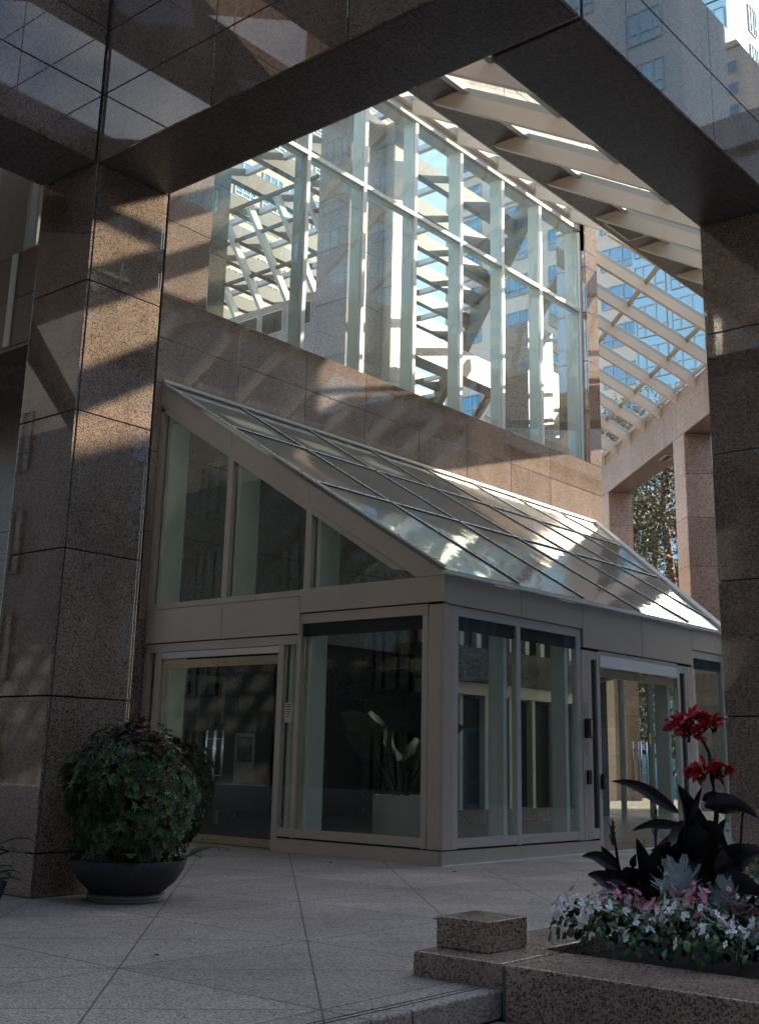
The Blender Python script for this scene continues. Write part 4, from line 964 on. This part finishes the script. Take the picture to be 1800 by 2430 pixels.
# ------------------------------------------------------------------ trees
M['bark'] = simple('bark', (.10, .055, .035), .9, 0, .4, 8, .3); M['needle_d'] = simple('foliage_dark', (.035, .05, .022), .8, 0, .3, 3); M['needle_l'] = simple('foliage_olive', (.13, .14, .05), .8, 0, .3, 3); M['needle_r'] = simple('foliage_rust', (.20, .075, .04), .8, 0, .3, 3)
def tree(x, y, h, cr, label, n=7000, z0=2.5, lean=0, leaf=.30, grp='trees around the towers'):
    t = thing('tree', (x, y, -1.2), label, 'tree', grp)
    b = MB(); b.tube([(x, y, -1.2), (x+.2, y, h*.3), (x+lean, y+.3, h*.65), (x+lean, y, h*.95)], [.38, .30, .18, .05], 10)
    tips = []
    for k in range(16):
        zz = z0+(h-z0)*(k/16)*.9; a = k*2.39; ln = cr*(1.05-.6*(k/16)); p0 = Vector((x+lean*zz/h, y, zz)); p1 = p0+Vector((math.cos(a)*ln, math.sin(a)*ln, ln*.35)); pm = (p0+p1)/2+Vector((0, 0, -.2))
        b.tube([tuple(p0), tuple(pm), tuple(p1)], [.13, .08, .03], 6); tips += [p0.lerp(p1, .45), p0.lerp(p1, .7), p1]
    b.build('trunk', 'bark', t, smooth=True)
    b = MB(); clumps = [p+Vector((R.gauss(0,.4), R.gauss(0,.4), R.gauss(0,.4))) for p in tips for _ in range(2)]
    for i in range(n):
        c = R.choice(clumps); p = c+Vector((R.gauss(0,.62), R.gauss(0,.62), R.gauss(0,.48)))
        u = Vector((R.gauss(0,1), R.gauss(0,1), R.gauss(0,.6))).normalized(); v = u.cross(Vector((R.gauss(0,1), R.gauss(0,1), R.gauss(0,1)))).normalized(); s_ = leaf*R.uniform(.5, 1.1)
        k = R.random(); mi = 0 if k < .5 else (1 if k < .86 else 2)
        b.add([tuple(p-u*s_*.5), tuple(p+v*s_*.2), tuple(p+u*s_*.5), tuple(p-v*s_*.2)], [(0,1,2,3)], mi)
    b.build('crown', ['needle_d', 'needle_l', 'needle_r'], t); return t
tree(48, 26.2, 19, 4.2, 'rust and olive pine seen through the diagonal granite portal', 20000, 2.0, .3, .24)
tree(56, 27, 22, 5.5, 'taller pine standing behind the rust pine in the portal opening', 15000, 1.0, -.4, .32)
tree(62, 31, 20, 6.0, 'dark broad tree furthest back in the portal opening', 12000, .5, .4, .42)
tree(46, 43, 17, 4.5, 'green tree glimpsed low through the curtain wall glass', 6000, 3.0, .2, .34)
tree(-9, -9, 9, 3.2, 'street tree behind the viewer reflected in the left vestibule glass', 3500, 2.5, 0, .3)
tree(22, -9, 9, 3.4, 'street tree across the plaza reflected in the right vestibule glass', 4500, 2.0, 0, .3)

# ------------------------------------------------------------------ towers and street buildings
def tower(name, x0, x1, y0, y1, z1, label, wall, gl, fh, bw, faces, wf=.55, hf=.5, zb=-1.2, maxw=95, grp=None, pr=None, fm='tower_frame', lw=.05):
    t = thing(name, ((x0+x1)/2, (y0+y1)/2, zb), label, 'building', grp)
    b = MB(); b.box(x0, x1, y0, y1, zb, z1); b.build('wall', wall, t)
    b = MB(); b.box(x0-.4, x1+.4, y0-.4, y1+.4, z1, z1+1.0); b.build('parapet', wall, t)
    wins = []
    for fc in faces:
        a0, a1 = (y0, y1) if fc[0] == 'x' else (x0, x1)
        nb = int((a1-a0)/bw); st = (a1-a0)/nb
        for i in range(nb):
            for j in range(int((z1-zb-1)/fh)):
                c = a0+(i+.5)*st; zc = zb+2.2+j*fh
                wins.append((fc, c, zc))
    def geo(lst, gb, fb):
        for fc, c, zc in lst:
            hw, hh = bw*wf/2, fh*hf/2
            def bx(mb_, u0, u1, z0, z1_, d0, d1):
                if fc == 'x-': mb_.box(x0-d1, x0-d0, u0, u1, z0, z1_)
                elif fc == 'x+': mb_.box(x1+d0, x1+d1, u0, u1, z0, z1_)
                elif fc == 'y-': mb_.box(u0, u1, y0-d1, y0-d0, z0, z1_)
                else: mb_.box(u0, u1, y1+d0, y1+d1, z0, z1_)
            bx(gb, c-hw, c+hw, zc-hh, zc+hh, .01, .05)
            for u in (c-hw, c-hw*.33, c+hw*.45, c+hw): bx(fb, u-lw, u+lw, zc-hh, zc+hh, .052, .13)
            for z_ in (zc-hh, zc-hh*.35, zc+hh): bx(fb, c-hw, c+hw, z_-lw, z_+lw, .051, .12)
    if pr: wins.sort(key=pr)
    for wn in wins[:maxw]:
        g_, f_ = MB(), MB(); geo([wn], g_, f_); o = g_.build('window', gl, t); f_.build('frame', fm, o)
    rest = wins[maxw:]
    if rest:
        g_, f_ = MB(), MB(); geo(rest, g_, f_); o = g_.build('windows', gl, t); o['kind'] = 'stuff'; f2 = f_.build('frames', fm, o); f2['kind'] = 'stuff'
    return t
def near(x, y, z):
    def f(wn):
        fc, c, zc = wn
        return abs(zc-z)+abs(c-(y if fc[0] == 'x' else x))
    return f
tower('office_tower', 88, 120, 44, 66, 95, 'beige stone tower with paired blue windows seen through the diagonal skylight', 'tower_stone', 'tower_glass', 3.7, 5.2, ('x-',), .62, .55, pr=near(92, 50, 45))
tower('glass_tower', 84, 87.9, 33.6, 43.2, 112, 'pale blue glass tower just right of the beige tower', 'tower_glass2', 'tower_glass2', 3.6, 3.2, ('x-',), .85, .75, pr=near(90, 40, 45), maxw=60)
tower('white_tower', 88, 130, 37, 43.4, 112, 'white stone tower with narrow windows above the right hand beam', 'tower_white', 'tower_glass2', 4.4, 4.2, ('y-', 'x-'), .42, .68, pr=near(96, 37, 72), maxw=60, lw=.03)
tower('pale_office_block', 70, 122, 100, 125, 120, 'pale office block with rows of white framed blue windows seen through the curtain wall', 'tower_stone_warm', 'tower_glass', 3.0, 4.6, ('y-', 'x-'), .76, .62, pr=near(92, 100, 60), fm='mull_white', lw=.06)
tower('unseen_street_building', -30, 48, -34, -18, 24, 'dark unseen street building behind the viewer, raised to block mirrored sky', 'granite_dark', 'tower_glass2', 4.2, 5.4, ('y+',), .30, .6, maxw=40, pr=near(16, 0, 4))  # unseen street side, height chosen to block sky mirrored in the granite
tower('unseen_plaza_building', -30, -14, -17.5, 90, 20, 'dark granite building left of the plaza, unseen, raised to block mirrored sky', 'dark_facade', 'black', 4.2, 5.6, ('x+',), .34, .6, maxw=30, pr=near(0, 8, 4), fm='dark_facade')  # out of view; tall and dark so the pillar mirrors less bright sky
tower('sun_block_building', 30, 60, -1.5, 6, 12.2, 'low unseen granite building added to keep sun off the plaza', 'granite_dark', 'tower_glass2', 3.8, 3.6, ('x-',), .45, .6, maxw=30, pr=near(30, 0, 4))  # unseen blocker, added so the low sun misses the plaza
tower('sun_block_tower', 30, 32.6, -17.5, -1.8, 18.5, 'taller unseen granite block added to shade the right hand beam', 'granite_dark', 'tower_glass2', 3.8, 3.6, ('x-',), .45, .6, maxw=30, pr=near(30, 0, 4))  # added out of view to shade the near beam face
tower('beam_mirror_tower', 60, 67, -48, -19, 75, 'tall unseen grey tower added to darken the right hand beam reflection', 'tower_frame', 'tower_glass2', 3.8, 4.6, ('x-',), .5, .6, maxw=60, pr=near(60, -20, 45))  # unseen; put there to darken the sky reflected along the beam
tower('glow_block_tower', 150, 158, -120, -50, 105, 'far unseen beige tower added to block bright sky mirrored in the curtain wall', 'tower_stone_warm', 'tower_glass', 3.6, 5.0, ('x-',), .6, .5, maxw=90, pr=near(150, -60, 70))  # added far off to cut the sun-side glow mirrored in the glass
# unseen pergola, added to shape the reflections in the polished beams
pg = thing('reflection_pergola', (-2, 4, -.6), 'unseen high dark pergola added to shape reflections in the overhead beams', 'pergola')
for k in range(5):
    c = -16+9.0*k
    b = MB(); b.bar((-13, c-13+4, 13.4), (5.4, c+5.4+4, 13.4), .5, .7); b.build('beam', 'dark_facade', pg)
for k in range(4):
    c = -2+8.5*k
    b = MB(); b.bar((-13, c+13, 13.38), (5.4, c-5.4, 13.38), .45, .72); b.build('beam', 'dark_facade', pg)
for x in (-13.2, 5.5):
    b = MB(); b.box(x-.3, x+.3, -26, 36, 13.0, 13.72); b.build('beam', 'dark_facade', pg)
for x, y in ((-13.2, -11), (-13.2, 24), (5.5, -11)):
    b = MB(); b.box(x-.4, x+.4, y-.4, y+.4, -.7, 12.99); b.build('pillar', 'granite_far', pg)

for o in scn.objects:
    if '_o' in o: del o['_o']
